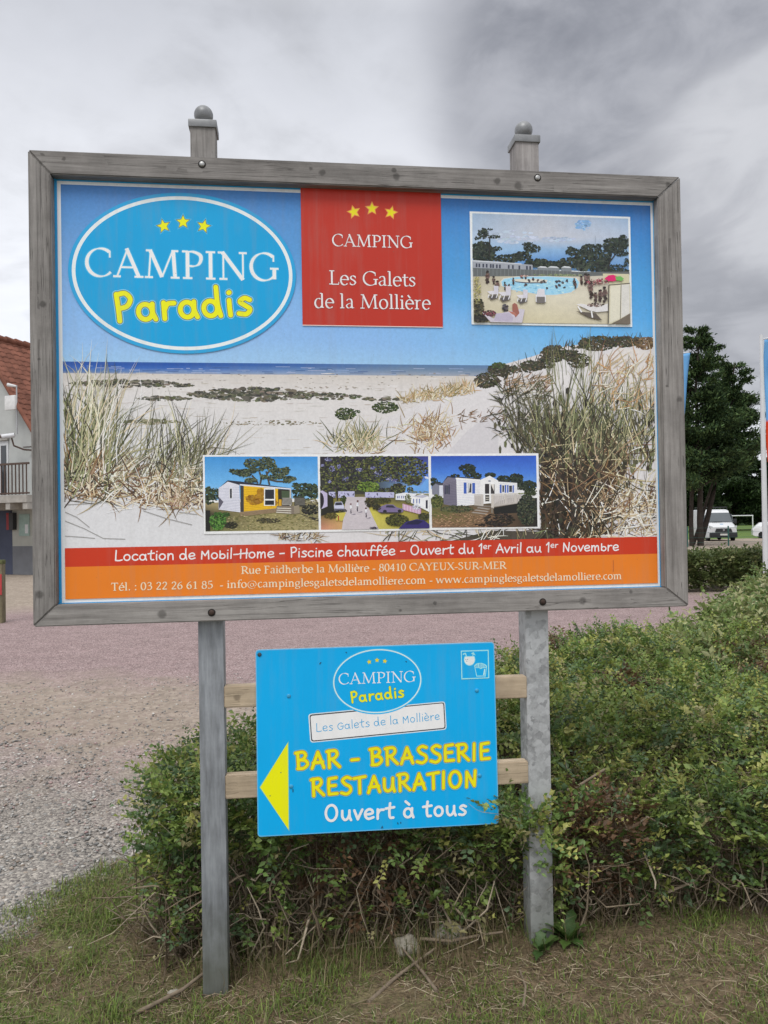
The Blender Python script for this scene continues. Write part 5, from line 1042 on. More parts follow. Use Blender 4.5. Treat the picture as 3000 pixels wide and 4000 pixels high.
def vnoise(x, y, s, seed=0): return np.array([noise.noise((a*s+seed, b*s-seed, seed*.37)) for a, b in zip(x, y)])
M_leaf = attr_mat('leaf_green', .48, .42, .16, 40, .28)
M_twig = attr_mat('twig_bark', .9, .2, .25, 60)
M_blade = attr_mat('grass_blade', .6, .3, .12, 30, .3)

# ---------------------------------------------------------------- small-leaved hedge under the sign
HP = [(.27, .50), (.38, .26), (.70, .19), (1.3, .185), (1.68, .13), (2.0, .08), (2.9, .06), (4.6, .1), (6.2, 1.0), (5.6, 2.2), (4.3, 2.7), (3.35, 2.9), (2.6, 2.55), (1.95, 2.05), (1.31, 1.58), (.74, 1.18), (.42, .86)]
def hedge_top(x, y): return .585+.06*sstep(1.2, 3.2, x)+.10*sstep(1.5, 3.2, y)-.13*(1-sstep(0, .55, y-.2))*sstep(.8, 1.8, x)
def build_hedge(origin, label, poly, topf, nside, ntop, L, W, nl, length, pal, wts, seed, twn, cat='hedge', zbase=.05, ntw=(.20, .16, .12), lean=.0, name='hedge', back=True, brown=0.0, under=0.0, extra=None, woody=0, side_w=None):
    root = empty(name, origin, label, cat); q = np.array(poly); x0, y0 = q.min(0); x1, y1 = q.max(0)
    x = rng.uniform(x0, x1, ntop*3); y = rng.uniform(y0, y1, ntop*3); k = inpoly(x, y, poly); x, y = x[k][:ntop], y[k][:ntop]
    zt = topf(x, y)+.07*vnoise(x, y, 2.6, seed)+.05*vnoise(x, y, 8, seed+2); dep = .16*rng.random(len(x))**1.5
    ed_, en = edge_info(x, y, poly); rnd = np.clip(1-ed_/.16, 0, 1)
    B = [np.stack([x, y, zt-dep-.09*rnd**2], -1)]; Dr = [unit(np.stack([en[:, 0]*rnd, en[:, 1]*rnd, np.full(len(x), .28)], -1)+np.array([.75, .75, .34])*rng.normal(size=(len(x), 3)))]
    # sides
    per = np.linalg.norm(np.roll(q, -1, 0)-q, axis=1); pick = rng.choice(len(q), nside, p=per/per.sum()); a, b = q[pick], np.roll(q, -1, 0)[pick]; tt = rng.random((nside, 1)); e = a+(b-a)*tt
    area = sum(q[i-1][0]*q[i][1]-q[i][0]*q[i-1][1] for i in range(len(q))); dv = unit(b-a); nv = np.stack([dv[:, 1], -dv[:, 0]], -1)*(1 if area > 0 else -1)
    zt = topf(e[:, 0], e[:, 1]); gzz = ground_z(e[:, 0], e[:, 1]); zz = gzz+zbase+(zt-gzz-zbase)*rng.random(nside)**.95
    hf = np.clip((zz-gzz)/np.maximum(zt-gzz, .1), 0, 1)
    inn = .17*rng.random(nside)**1.4+under*(1-hf)**.8*np.clip(hf*4, .3, 1)+.05*np.clip(.3-(zz-gzz), 0, .3)*3+.09*vnoise(e[:, 0]+zz, e[:, 1]-zz, 3.4, seed+5)
    thin = vnoise(e[:, 0]-zz*1.3, e[:, 1]+zz, 4.6, seed+13)-.35*np.clip(.13-(zz-gzz), 0, .13)/.13; kp = (thin > -.12) | (rng.random(nside) < .5)
    B.append(np.stack([e[:, 0]-nv[:, 0]*inn, e[:, 1]-nv[:, 1]*inn, zz], -1)[kp]); Dr.append(unit(np.stack([nv[:, 0], nv[:, 1], np.full(nside, .35+lean)], -1)+.6*rng.normal(size=(nside, 3)))[kp])
    if extra is not None:
        for i_ in (0, 1):
            k_ = (B[i_][:, 0] > .66) & (B[i_][:, 0] < 1.68) & (B[i_][:, 2] > .36) & (B[i_][:, 1] < .215); B[i_], Dr[i_] = B[i_][~k_], Dr[i_][~k_]
        B.append(extra[0]); Dr.append(extra[1])
    Bs = B; B, Dr = np.concatenate(B), np.concatenate(Dr)
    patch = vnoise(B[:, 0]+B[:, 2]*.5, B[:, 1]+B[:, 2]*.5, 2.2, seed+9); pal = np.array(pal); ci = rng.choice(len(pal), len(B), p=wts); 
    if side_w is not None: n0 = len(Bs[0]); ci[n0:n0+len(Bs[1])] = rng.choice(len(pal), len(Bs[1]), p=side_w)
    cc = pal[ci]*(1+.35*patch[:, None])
    if brown:
        bp = vnoise(B[:, 0], B[:, 1], 1.7, seed+21); k = (bp > .36) & (rng.random(len(B)) < brown); cc[k] = np.array([.13, .075, .04])*rng.uniform(.6, 1.5, (k.sum(), 1))
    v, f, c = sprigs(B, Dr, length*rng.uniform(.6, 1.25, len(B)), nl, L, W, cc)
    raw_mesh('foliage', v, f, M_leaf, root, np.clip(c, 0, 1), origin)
    # twigs: short ones in every sprig, long ones from the ground up through the inside
    ks = rng.random(len(B)) < .4; p0 = B[ks]-Dr[ks]*.06; p1 = B[ks]+Dr[ks]*length*.9
    x = rng.uniform(x0, x1, twn*3); y = rng.uniform(y0, y1, twn*3); k = inpoly(x, y, poly); x, y = x[k][:twn], y[k][:twn]; ed_, en = edge_info(x, y, poly)
    g0 = ground_z(x, y); zt = topf(x, y)-.06; q0 = np.stack([x-en[:, 0]*.0, y, g0-.02], -1); q1 = np.stack([x+rng.normal(0, .06, len(x)), y+rng.normal(0, .06, len(x)), g0+(zt-g0)*rng.uniform(.35, 1, len(x))], -1)
    # a mat of crossing sticks along the front
    e2 = e[: min(len(e), twn*2)]; n2 = nv[: len(e2)]; z2 = ground_z(e2[:, 0], e2[:, 1])+rng.uniform(.0, .5, len(e2))**1.3*.9; z2 = np.minimum(z2, topf(e2[:, 0], e2[:, 1])-.08)
    m0 = np.stack([e2[:, 0]-n2[:, 0]*rng.uniform(.02, .22, len(e2)), e2[:, 1]-n2[:, 1]*rng.uniform(.02, .22, len(e2)), z2], -1); m1 = m0+rng.normal(size=m0.shape)*np.array([.12, .07, .09])+np.stack([n2[:, 0], n2[:, 1], np.zeros(len(e2))], -1)*.04
    P0 = np.concatenate([p0, q0, m0]); P1 = np.concatenate([p1, q1, m1]); rr = np.concatenate([np.full(len(p0), .0011), rng.uniform(.002, .0065, len(q0)), .0011+.0062*rng.random(len(m0))**3])
    if woody:
        # bare woody stems fanning out of the ground at the clipped foot
        kf = np.flatnonzero((e[:, 1] < .75) & (e[:, 0] < 3.2)); kf = rng.choice(kf, woody); ew, nw = e[kf], nv[kf]; g1 = ground_z(ew[:, 0], ew[:, 1])
        w0 = np.stack([ew[:, 0]-nw[:, 0]*rng.uniform(.02, .2, woody), ew[:, 1]-nw[:, 1]*rng.uniform(.02, .2, woody), g1-.01], -1); w1 = w0+np.stack([nw[:, 0]*rng.uniform(-.05, .07, woody)+rng.normal(0, .09, woody), nw[:, 1]*rng.uniform(-.05, .09, woody), rng.uniform(.05, .42, woody)], -1)
        P0 = np.concatenate([P0, w0]); P1 = np.concatenate([P1, w1]); rr = np.concatenate([rr, rng.uniform(.002, .0075, woody)])
    v, f = twigs(P0, P1, rr); tc_ = np.array([[.19, .145, .10], [.30, .24, .17], [.13, .10, .07], [.42, .35, .26]])[rng.integers(0, 4, len(P0))]
    raw_mesh('stems', v, f, M_twig, root, np.repeat(tc_, 12, 0), origin)
    return root
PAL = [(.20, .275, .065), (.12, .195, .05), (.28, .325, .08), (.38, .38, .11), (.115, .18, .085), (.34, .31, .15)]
ex = np.concatenate([rng.normal(size=(26, 3))*np.array([.05, .025, .035])+np.array([1.72, .045, .47]), rng.normal(size=(20, 3))*np.array([.04, .02, .03])+np.array([1.80, .03, .42]), rng.normal(size=(18, 3))*np.array([.035, .02, .05])+np.array([1.86, .04, .27]), rng.normal(size=(40, 3))*np.array([.16, .012, .03])+np.array([1.5, .14, .38]), rng.normal(size=(3, 3))*np.array([.015, .006, .015])+np.array([1.63, .015, .50])])
EX = (ex, unit(rng.normal(size=ex.shape)*.7+np.array([0, -.35, .25])))
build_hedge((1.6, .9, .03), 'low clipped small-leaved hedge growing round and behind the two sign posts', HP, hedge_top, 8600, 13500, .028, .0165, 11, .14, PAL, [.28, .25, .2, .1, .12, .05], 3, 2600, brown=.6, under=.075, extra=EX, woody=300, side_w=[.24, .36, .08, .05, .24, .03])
# clipped laurel-like hedge rising behind it on the right
LP = [(2.55, 2.05), (3.3, 1.75), (4.6, 1.75), (6.0, 2.2), (8.6, 4.2), (9.8, 8.2), (8.6, 7.9), (6.5, 5.6), (4.6, 3.7), (3.6, 2.9)]
def laurel_top(x, y): return .65+.26*sstep(3.2, 6.4, x)
build_hedge((5.5, 4.5, .0), 'larger-leaved pale green clipped hedge rising behind the right post', LP, laurel_top, 2600, 6800, .062, .028, 7, .15, [(.24, .29, .10), (.34, .35, .16), (.15, .22, .06), (.46, .44, .25), (.10, .16, .05)], [.32, .22, .26, .08, .12], 11, 500)
# distant trimmed hedge strip
SP_ = [(6.6, 13.0), (16, 12.2), (22, 12.6), (22, 13.6), (16, 13.4), (6.6, 14.1)]
build_hedge((12, 13, -.1), 'narrow dark box-trimmed hedge strip below the parked van and flagpole', SP_, lambda x, y: .69+0*x, 11000, 3600, .10, .05, 6, .2, [(.13, .165, .055), (.09, .125, .04), (.2, .21, .09), (.07, .10, .035)], [.35, .3, .15, .2], 17, 300)

# ---------------------------------------------------------------- grass, thatch and litter on the worn strip
def blades(x, y, h, w_, tilt, cols, zoff=0):
    n = len(x); a = rng.uniform(0, 6.283, n); d = np.stack([np.cos(a), np.sin(a), np.zeros(n)], -1); s = np.stack([-np.sin(a), np.cos(a), np.zeros(n)], -1)
    b = np.stack([x, y, ground_z(x, y)-.004+zoff], -1); u = np.array([0, 0, 1.0]); h = h[:, None]; tl = tilt[:, None]; w2 = w_[:, None]*.5
    m1 = b+u*h*.55*np.cos(tl*.6)+d*h*.55*np.sin(tl*.6); tp = m1+u*h*.5*np.cos(tl*1.5)+d*h*.5*np.sin(tl*1.5)
    v = np.stack([b-s*w2, b+s*w2, m1-s*w2*.8, m1+s*w2*.8, tp], 1); o = 5*np.arange(n)[:, None]
    f = np.concatenate([o+np.array([0, 1, 3]), o+np.array([0, 3, 2]), o+np.array([2, 3, 4])], 0)
    return v.reshape(-1, 3), f, np.repeat(cols, 5, 0)
n = 340000; x = rng.uniform(-1.5, 3.6, n); y = rng.uniform(-.9, 2.1, n)
edd = np.minimum(.93*(x+.33)-.37*(y-.48), .92*x+1.05-y); hin = np.zeros(n); k = inpoly(x, y, HP); ehd, _ = edge_info(x, y, HP)
nz1 = vnoise(x, y, 2.6, 4)+.6*vnoise(x, y, 7, 8); green = nz1+.5*(1-sstep(-.1, 1.0, x))+.25*sstep(2.2, 2.8, x)*(1-sstep(-.2, .3, y))-.16
keep = (edd > -.05-.12*rng.random(n)) & ~(k & (ehd > .12)) & (rng.random(n) < np.clip(.55+1.5*green, .2, 1)) & (rng.random(n) < 1-.6*sstep(-.1, .5, edd*0+y)*(x > .3))
x, y, gr = x[keep], y[keep], green[keep]
GC = np.array([[.19, .27, .055], [.14, .21, .05], [.25, .29, .08], [.10, .145, .038], [.24, .205, .11], [.17, .13, .07]])
pr_ = rng.random(len(x)); ci = np.where(pr_ < .26, 0, np.where(pr_ < .5, 1, np.where(pr_ < .64, 2, np.where(pr_ < .78, 3, np.where(pr_ < .92, 4, 5)))))
tuft = np.clip(vnoise(x, y, 5.5, 31)*1.8, 0, 1)
v, f, c = blades(x, y, rng.uniform(.014, .048, len(x))*(.8+.5*np.clip(gr, 0, 1)+1.1*tuft), rng.uniform(.0018, .0042, len(x)), rng.uniform(.3, 1.5, len(x)), GC[ci]*rng.uniform(.75, 1.25, (len(x), 1)))
tag(raw_mesh('grass', v, f, M_blade, None, c), 'short thin turf on the worn strip in front of the hedge', 'grass', kind='stuff')
n = 34000; x = rng.uniform(-1.0, 3.4, n); y = rng.uniform(-.9, 1.6, n); edd = np.minimum(.93*(x+.33)-.37*(y-.48), .92*x+1.05-y); keep = (edd > .02) & ~inpoly(x, y+.1, HP); x, y = x[keep], y[keep]
ll = .012+.085*rng.random(len(x))**2.5; a = rng.uniform(0, 6.283, len(x)); z0 = ground_z(x, y)+rng.uniform(.002, .014, len(x)); p0 = np.stack([x, y, z0], -1); p1 = p0+np.stack([np.cos(a)*ll, np.sin(a)*ll, rng.normal(0, .006, len(x))], -1)
v, f = twigs(p0, p1, rng.uniform(.0007, .0021, len(x)), .1, 3); tcl = np.array([[.30, .24, .16], [.42, .35, .24], [.16, .12, .08], [.25, .17, .11]])[rng.integers(0, 4, len(x))]
tag(raw_mesh('straw_litter', v, f, M_twig, None, np.repeat(tcl, 9, 0)), 'dry clippings and straw scattered on the bare soil', 'litter', kind='stuff')
# taller wisps along the foot of the hedge: part of the turf that nobody could count
n = 2600; s_ = rng.random(n); x = .25+s_*3.2; y = .12+.1*np.abs(x-1.5)+rng.normal(0, .08, n)+(x < .5)*.25
v, f, c = blades(x, y, rng.uniform(.05, .2, n), rng.uniform(.0016, .0038, n), rng.uniform(.1, 1.1, n), np.array([[.27, .215, .12], [.20, .15, .085], [.10, .14, .035], [.15, .15, .06]])[rng.integers(0, 4, n)])
tag(raw_mesh('dry_grass', v, f, M_blade, None, c), 'taller dry grass wisps along the foot of the hedge', 'grass', kind='stuff')

# loose sticks, stones, a weed
def stick(pts, r, label):
    b = MB(); q = [(*p[:2], gz(*p[:2])+p[2]) for p in pts]; b.tube(q, [r*(1-.4*i/(len(q)-1)) for i in range(len(q))], 7)
    o = b.build('fallen_stick', M_stick, None, q[0], True, 60); o.location = q[0]
    return tag(o, label, 'stick', 'sticks lying by the hedge')
M_stick = flat_mat('stick_bark', (.21, .165, .12), .9, .2, .3, 50, 0, .3)
stick([(.33, -.02, .012), (.47, .08, .018), (.60, .19, .05), (.66, .25, .07)], .008, 'pale thick stick leaning on the ground just left of the left post')
stick([(1.12, -.12, .01), (1.22, -.02, .012), (1.33, .06, .02), (1.40, .10, .03)], .008, 'thin forked stick lying on the soil below the blue sign')
stick([(1.36, -.12, .01), (1.33, .0, .012), (1.28, .12, .03)], .007, 'short stick crossing another below the blue sign')
stick([(1.35, .16, .04), (1.46, .12, .035), (1.58, .12, .04), (1.66, .1, .05)], .007, 'light brown stick jutting from the hedge foot near the right post')
stick([(1.62, -.28, .006), (1.66, -.18, .01), (1.67, -.08, .008)], .006, 'small twig on the turf in front of the right post')
stick([(1.90, .30, .46), (2.02, .26, .50), (2.14, .25, .565)], .008, 'bare cut branch poking out of the hedge right of the right post')
stick([(1.83, .34, .28), (1.96, .26, .27), (2.07, .22, .262)], .005, 'horizontal cut twig in the hedge front right of the right post')
M_rock = flat_mat('limestone', (.31, .285, .235), .92, .2, .28, 22, 0, .5); M_peb = flat_mat('pale_pebble', (.45, .43, .40), .8, .25, .15, 30, 0, .1)
def rock(x, y, r, label, mat, sq=(1, .8, .7), seed=0):
    b = bmesh.new(); bmesh.ops.create_icosphere(b, subdivisions=3, radius=1)
    for v in b.verts:
        k = 1+.28*noise.noise(v.co*1.3+Vector((seed, 0, 0)))+.12*noise.noise(v.co*3.4+Vector((0, seed, 0))); v.co = Vector((v.co.x*sq[0], v.co.y*sq[1], v.co.z*sq[2]))*r*k
    for f in b.faces: f.smooth = True
    me = bpy.data.meshes.new('rock'); b.to_mesh(me); b.free(); me.materials.append(mat); o = bpy.data.objects.new('rock', me); COL.objects.link(o); o.location = (x, y, gz(x, y)+r*sq[2]*.45)
    return tag(o, label, 'rock')
rock(1.30, .16, .050, 'pale rough limestone lump at the hedge foot below the sign, the left one', M_rock, (1, .8, .8), 3)
rock(1.47, .20, .055, 'pale rough limestone lump at the hedge foot next to the right post', M_rock, (1.1, .8, .8), 8)
rock(-.36, .30, .030, 'round grey cobble in the turf at the left edge', M_peb, (1, .9, .8), 5)
rock(-.27, .27, .017, 'small pale pebble beside the grey cobble', M_peb, (1, .9, .7), 9)
rock(.44, .08, .024, 'pale broken stone in front of the left post', M_rock, (1, .7, .6), 12)
rock(1.22, -.40, .018, 'yellowish stone chip at the bottom edge', M_rock, (1.3, .7, .6), 15)
def weed(x, y, label, n, L, W, cols, cat='weed'):
    o0 = (x, y, gz(x, y)); a = rng.uniform(0, 6.283, n); el = rng.uniform(.3, 1.2, n); d = np.stack([np.cos(a)*np.cos(el), np.sin(a)*np.cos(el), np.sin(el)], -1); vv, ff, cc = [], [], []
    for i in range(n):
        k = 7; tt = np.linspace(0, 1, k); l = L*rng.uniform(.6, 1.2); ctr = np.array(o0)+d[i]*(l*tt[:, None])-np.array([0, 0, 1.])*(l*.35*tt[:, None]**2); s = unit(np.cross(d[i], [0, 0, 1.])[None])[0]
        wv = W*np.sin(np.pi*(.12+.86*tt))*(1+.25*((-1)**np.arange(k))); b0 = len(vv)*1
        base_i = sum(len(q) for q in vv); vv.append(np.concatenate([ctr-s*wv[:, None]*.5+np.array([0, 0, .15])*wv[:, None], ctr, ctr+s*wv[:, None]*.5+np.array([0, 0, .15])*wv[:, None]]))
        for j in range(k-1): ff += [(base_i+j, base_i+j+1, base_i+k+j+1, base_i+k+j), (base_i+k+j, base_i+k+j+1, base_i+2*k+j+1, base_i+2*k+j)]
        cc.append(np.tile(np.array(cols[rng.integers(0, len(cols))])*rng.uniform(.8, 1.2), (3*k, 1)))
    o = raw_mesh('weed', np.concatenate(vv), np.array(ff), M_leaf, None, np.concatenate(cc), o0); o.location = o0
    return tag(o, label, cat)
weed(1.90, .06, 'leafy green weed with toothed leaves at the foot of the right post', 13, .15, .045, [(.07, .14, .035), (.10, .17, .04)])
weed(1.78, .02, 'smaller broad-leaved weed just left of the right post foot', 9, .11, .04, [(.06, .12, .03), (.09, .15, .04)])
# ---------------------------------------------------------------- background, left: house with balcony, bollard
HO = (-7.22, 23.0, 0.0)
house = empty('house', HO, 'pale rendered house with red tiled roof and brown balcony at the left edge', 'house')
M_render = flat_mat('wall_render', (.45, .465, .45), .9, .15, .07, 3, 0, .1); M_tile, t, p = mat_new('roof_tile'); g = N(t, 'ShaderNodeTexCoord').outputs['UV']
e_ = Vector((-.866, .5, 0)); d_ = Vector((.5, .866, 0))         # along the gable to the left-back, along the ridge to the right-back
EZ, HWd, SL = 4.92, 2.2, 1.34
RZ = EZ+HWd*SL
def hp(a, b, z): q = Vector(HO)+e_*a+d_*b; return (q.x, q.y, z)
b = MB(); L_ = 9.0
g1 = [b.bm.verts.new(hp(a, 0, z)) for a, z in ((0, 0), (2*HWd, 0), (2*HWd, EZ), (HWd, RZ-.05), (0, EZ))]; g2 = [b.bm.verts.new(hp(a, L_, z)) for a, z in ((0, 0), (2*HWd, 0), (2*HWd, EZ), (HWd, RZ-.05), (0, EZ))]
b.bm.faces.new(g1); b.bm.faces.new(g2[::-1])
for i in (0, 1, 4): b.bm.faces.new((g1[i], g2[i], g2[(i+1) % 5], g1[(i+1) % 5]))
b.build('wall', M_render, house, HO)
# pantiles: courses of real wavy tiles on the slope that faces us
tm = flat_mat('clay_tile', (.2, .083, .056), .85, .2, .38, 2.2, 0, .2)
def tiles(side):
    vv, ff = [], []; n_c = 18; sl = math.hypot(HWd+.35, (HWd+.35)*SL); cl = sl/n_c; cols_ = int(L_/.07)
    for c_ in range(n_c):
        for k, (s0, lift) in enumerate(((c_*cl-.05, .075), ((c_+1)*cl, .02))):
            for j in range(cols_+1):
                bb = -.25+j*.07; a = HWd-side*(s0/sl)*(HWd+.35) if side > 0 else HWd+(s0/sl)*(HWd+.35); zz = RZ-(s0/sl)*(HWd+.35)*SL+.04+(lift if k else .02)+.035*abs(math.sin(j*math.pi/4))
                vv.append(hp(a, bb, zz))
        o = c_*2*(cols_+1)
        for j in range(cols_): ff.append((o+j, o+j+1, o+cols_+1+j+1, o+cols_+1+j))
        # riser of each course, in shadow
        if c_:
            po = (c_-1)*2*(cols_+1)+cols_+1
            for j in range(cols_): ff.append((po+j, po+j+1, o+j+1, o+j))
    return vv, ff
va, fa = tiles(1); vb, fb = tiles(-1)
roof = raw_mesh('roof', va+vb, fa+[tuple(i+len(va) for i in f) for f in fb], tm, house, origin=HO)
b = MB()
for k in range(24): b.tube([hp(HWd, -.25+k*.39, RZ+.09), hp(HWd, -.25+k*.39+.41, RZ+.06)], [.13, .11], 10)
b.build('ridge_tile', tm, roof, HO, True, 60)
b = MB(); b.tube([hp(HWd-.05+.0, -.27, RZ+.03), hp(-.32, -.27, EZ-.38)], .07, 8); b.build('verge_tile', tm, roof, HO, True)
# balcony in front of the gable
M_brown = flat_mat('brown_timber', (.10, .05, .035), .7, .3, .25, 12); M_dark = flat_mat('dark_rail', (.085, .056, .044), .6, .3, .2, 12); M_conc = flat_mat('concrete', (.36, .34, .31), .9, .2, .2, 5); M_frm = flat_mat('white_frame', (.62, .63, .64), .5)
b = MB(); u3 = Vector((0, 0, 1))
def gb(a0, a1, b0, b1, z0, z1, name, m, parent=house, bev=0):
    q = MB(); c_ = Vector(HO)+e_*((a0+a1)/2)+d_*((b0+b1)/2)+u3*((z0+z1)/2); q.obox(c_, e_, d_, u3, (a1-a0)/2, (b1-b0)/2, (z1-z0)/2, bev); return q.build(name, m, parent, HO)
bal = gb(-1.2, 4.4, -1.35, -.002, 2.28, 2.5, 'balcony', M_conc)
q = MB()
for a in np.arange(-1.1, 1.5, .148): q.obox(Vector(HO)+e_*float(a)+d_*-1.25+u3*2.98, e_, d_, u3, .014, .014, .46)
q.obox(Vector(HO)+e_*.2+d_*-1.25+u3*3.45, e_, d_, u3, 1.4, .03, .03); q.obox(Vector(HO)+e_*.2+d_*-1.25+u3*2.56, e_, d_, u3, 1.4, .025, .025); q.build('railing', M_dark, bal, HO)
gb(1.06, 1.36, -1.34, -1.16, 2.5, 3.5, 'railing_panel', M_brown, bal); gb(1.4, 4.4, -1.30, -1.2, 2.5, 3.48, 'railing_panel', M_brown, bal)
q = MB()
for i in range(9): q.obox(Vector(HO)+e_*(-1.1+i*.7)+d_*-.68+u3*2.175, e_, d_, u3, .09, .64, .10)
q.build('joist', M_conc, bal, HO)
dr = gb(1.05, 1.75, -.03, .05, 2.5, 4.35, 'balcony_door', M_frm); gb(1.12, 1.36, -.04, -.031, 2.6, 4.2, 'glass', flat_mat('dark_glass', (.05, .055, .06), .15, .6, .1, 2), dr)
gb(1.0, 1.8, -.10, -.032, 4.36, 4.5, 'lintel', M_conc, dr)
# ground floor: dark blue-grey and cream bands, notices, a red box
gb(.92, 4.38, -.012, .04, .0, 2.26, 'painted_wall', flat_mat('slate_paint', (.075, .085, .125), .8, .2, .1, 3)); gb(-.3, .919, -.010, .04, .0, .92, 'painted_wall', flat_mat('grey_paint', (.17, .175, .19), .8, .2, .1, 3)); gb(-.3, .919, -.008, .04, .921, 2.26, 'painted_wall', flat_mat('cream_paint', (.40, .40, .36), .8, .2, .1, 3))
M_post_ = [flat_mat('notice_pale', (.33, .42, .50), .6), flat_mat('notice_blue', (.08, .2, .42), .6), flat_mat('notice_green', (.30, .40, .36), .6)]
for a0, a1, z0, z1, m in ((.15, .6, 1.25, 1.95, M_post_[2]), (.2, .33, 1.33, 1.62, M_frm), (1.5, 1.75, 1.62, 1.8, M_post_[1]), (1.5, 1.8, 1.22, 1.48, M_post_[0]), (1.5, 1.78, 1.86, 2.0, M_post_[1])): gb(a0, a1, -.03 if m is not M_frm else -.04, -.0125, z0, z1, 'notice', m)
ext = gb(.72, .9, -.16, -.0125, 1.45, 2.0, 'extinguisher_case', flat_mat('dark_case', (.03, .028, .03), .5)); gb(.9, 1.02, -.15, -.013, 1.45, 2.0, 'case_side', flat_mat('red_case', (.26, .02, .025), .5), ext)
gb(-.2, .4, -.02, .0, 4.1, 4.12, 'cable', M_dark)
# street things fixed to the house: camera, aerial mast with a flat white antenna
cs = Vector(hp(.25, -.25, 4.42)); b = MB(); b.tube([hp(.30, -.42, 4.45), hp(.62, -.62, 4.40)], [.075, .075], 14); cbody = b.build('security_camera', flat_mat('white_plastic', (.62, .63, .65), .4), house, HO, True, 50)
b = MB(); b.tube([hp(.621, -.621, 4.40), hp(.66, -.645, 4.394)], [.055, .05], 12); b.build('lens', M_dark, cbody, HO); b = MB(); b.tube([hp(.4, -.45, 4.36), hp(.36, -.40, 4.12), hp(.15, -.2, 4.0), hp(-.1, -.0, 3.98)], .028, 8); b.build('bracket', M_dark, cbody, HO, True)
b = MB(); b.tube([hp(.33, -.30, 4.5), hp(.33, -.30, 6.05)], .022, 8); mast = b.build('mast', flat_mat('mast_zinc', (.38, .39, .40), .5), house, HO, True)
q = MB(); q.obox(Vector(hp(.52, -.36, 5.5)), e_, d_, u3, .22, .05, .23, .02); q.build('antenna_panel', flat_mat('antenna_white', (.66, .66, .65), .5), mast, HO, True, 50); b = MB(); b.tube([hp(.34, -.3, 6.02), hp(.62, -.38, 6.08)], [.035, .06], 10); b.build('lamp_head', flat_mat('lamp_pale', (.6, .6, .6), .5), mast, HO, True)

BO = (-3.86, 10.6, 0); bo = empty('bollard', BO, 'short mossy wooden post with a red reflector band at the left edge', 'bollard')
b = MB(); b.box(-3.96, -3.80, 10.52, 10.68, -.1, 1.0, .012); b.build('post', wood_mat('mossy_wood', 2, (.22, .19, .12), (.08, .07, .045), [], 1.1), bo, BO, True, 50)
b = MB(); b.box(-3.965, -3.795, 10.515, 10.685, .96, 1.03, .012); b.build('cap', flat_mat('moss', (.10, .11, .05), .95, .1, .4, 30), bo, BO, True, 50)
b = MB(); b.box(-3.88, -3.805, 10.512, 10.5195, .46, .80); b.build('red_band', flat_mat('red_reflector', (.42, .05, .05), .5), bo, BO)

# ---------------------------------------------------------------- background, right: flags, trees, van, car, goal, fence
M_white = flat_mat('white_pole', (.64, .65, .66), .45, .4, .06, 4); M_cloth = attr_mat('banner_cloth', .8, .1, .06, 3)
def banner(px, Y, ztop, label, wtop, wbot, zbot=2.58, split=3.40):
    base = (px, Y, gz(px, Y)); o = empty('banner_flag', base, label, 'flag', 'banner flags by the entrance')
    b = MB(); b.tube([(px, Y, base[2]-.05), (px, Y, ztop-1.3), (px, Y, ztop+.06)], [.055, .042, .032], 14); b.build('pole', M_white, o, base, True, 50)
    b = MB(); b.tube([(px+.03, Y, ztop-.02), (px+wtop+.04, Y, ztop+.10)], .014, 8); b.build('arm', M_white, o, base, True)
    b = MB(); b.lathe((px, Y, base[2]+.02), [(.09, 0), (.09, .06), (.06, .1)], 'z', 12); b.build('foot', M_white, o, base, True)
    pts, cols, fs = [], [], []; nx_, nz_ = 14, 40
    for i in range(nz_+1):
        k = i/nz_
        for j in range(nx_+1):
            u = j/nx_; w_ = wtop+(wbot-wtop)*k; zt = ztop-.035+.115*u; z = zt+(zbot-zt)*k; pts.append((px+.06+u*w_, Y-.01+.035*math.sin(u*5+k*4)+.02*math.sin(k*9), z)); zz = split
            cols.append(lin((118, 178, 230)) if z > zz else lin((226, 74, 40)))
    for i in range(nz_):
        for j in range(nx_): fs.append((i*(nx_+1)+j, i*(nx_+1)+j+1, (i+1)*(nx_+1)+j+1, (i+1)*(nx_+1)+j))
    cl = raw_mesh('banner_cloth', pts, fs, M_cloth, o, np.array(cols)*.9, base, True); sm = cl.modifiers.new('solid', 'SOLIDIFY'); sm.thickness = .003
    if wtop-wbot > .05: return
    kx = px+.06
    def ink(name, fn):
        P = Print(Y-.075, .0, 2e-4); fn(P); raw_mesh(name, P.v, P.f, M_cloth, cl, np.array(P.c)*.8, base)
    def wt(s, x0, x1, z, cap, font, col, wgt):
        def f(P):
            P.P = lambda x, y: (x, -y); P.C = lambda x, y: (x, y); text(P, s, (x0, -z), (x1, -z), cap, font, col, wgt)
        ink('lettering', f)
    ring = lambda r: [(kx+.45+r*math.cos(a), 4.45+(r-.1)*math.sin(a)) for a in (6.283*j/60 for j in range(60))]
    ink('logo_oval', lambda P: (P.poly(ring(.37), (170, 208, 238), True), P.poly(ring(.35), (96, 172, 226), True)))
    for q in (('CAMPING', kx+.15, kx+.75, 4.45, .10, 'S', (226, 232, 240), .12), ('Paradis', kx+.2, kx+.7, 4.28, .12, 'H', (226, 216, 60), .17), ('CAMPING', kx+.2, kx+.7, 3.16, .09, 'S', (240, 200, 190), .13), ('Les Galets', kx+.14, kx+.78, 2.90, .10, 'S', (240, 200, 190), .13), ('de la Molli\u00e8re', kx+.05, kx+.85, 2.72, .10, 'S', (240, 200, 190), .13)): wt(*q)
banner(9.97, 11.0, 4.98, 'blue and red campsite banner on a white pole at the right edge of the view', .86, .84)
banner(8.42, 12.5, 4.92, 'pale blue banner half hidden behind the right edge of the big sign', .84, .60)

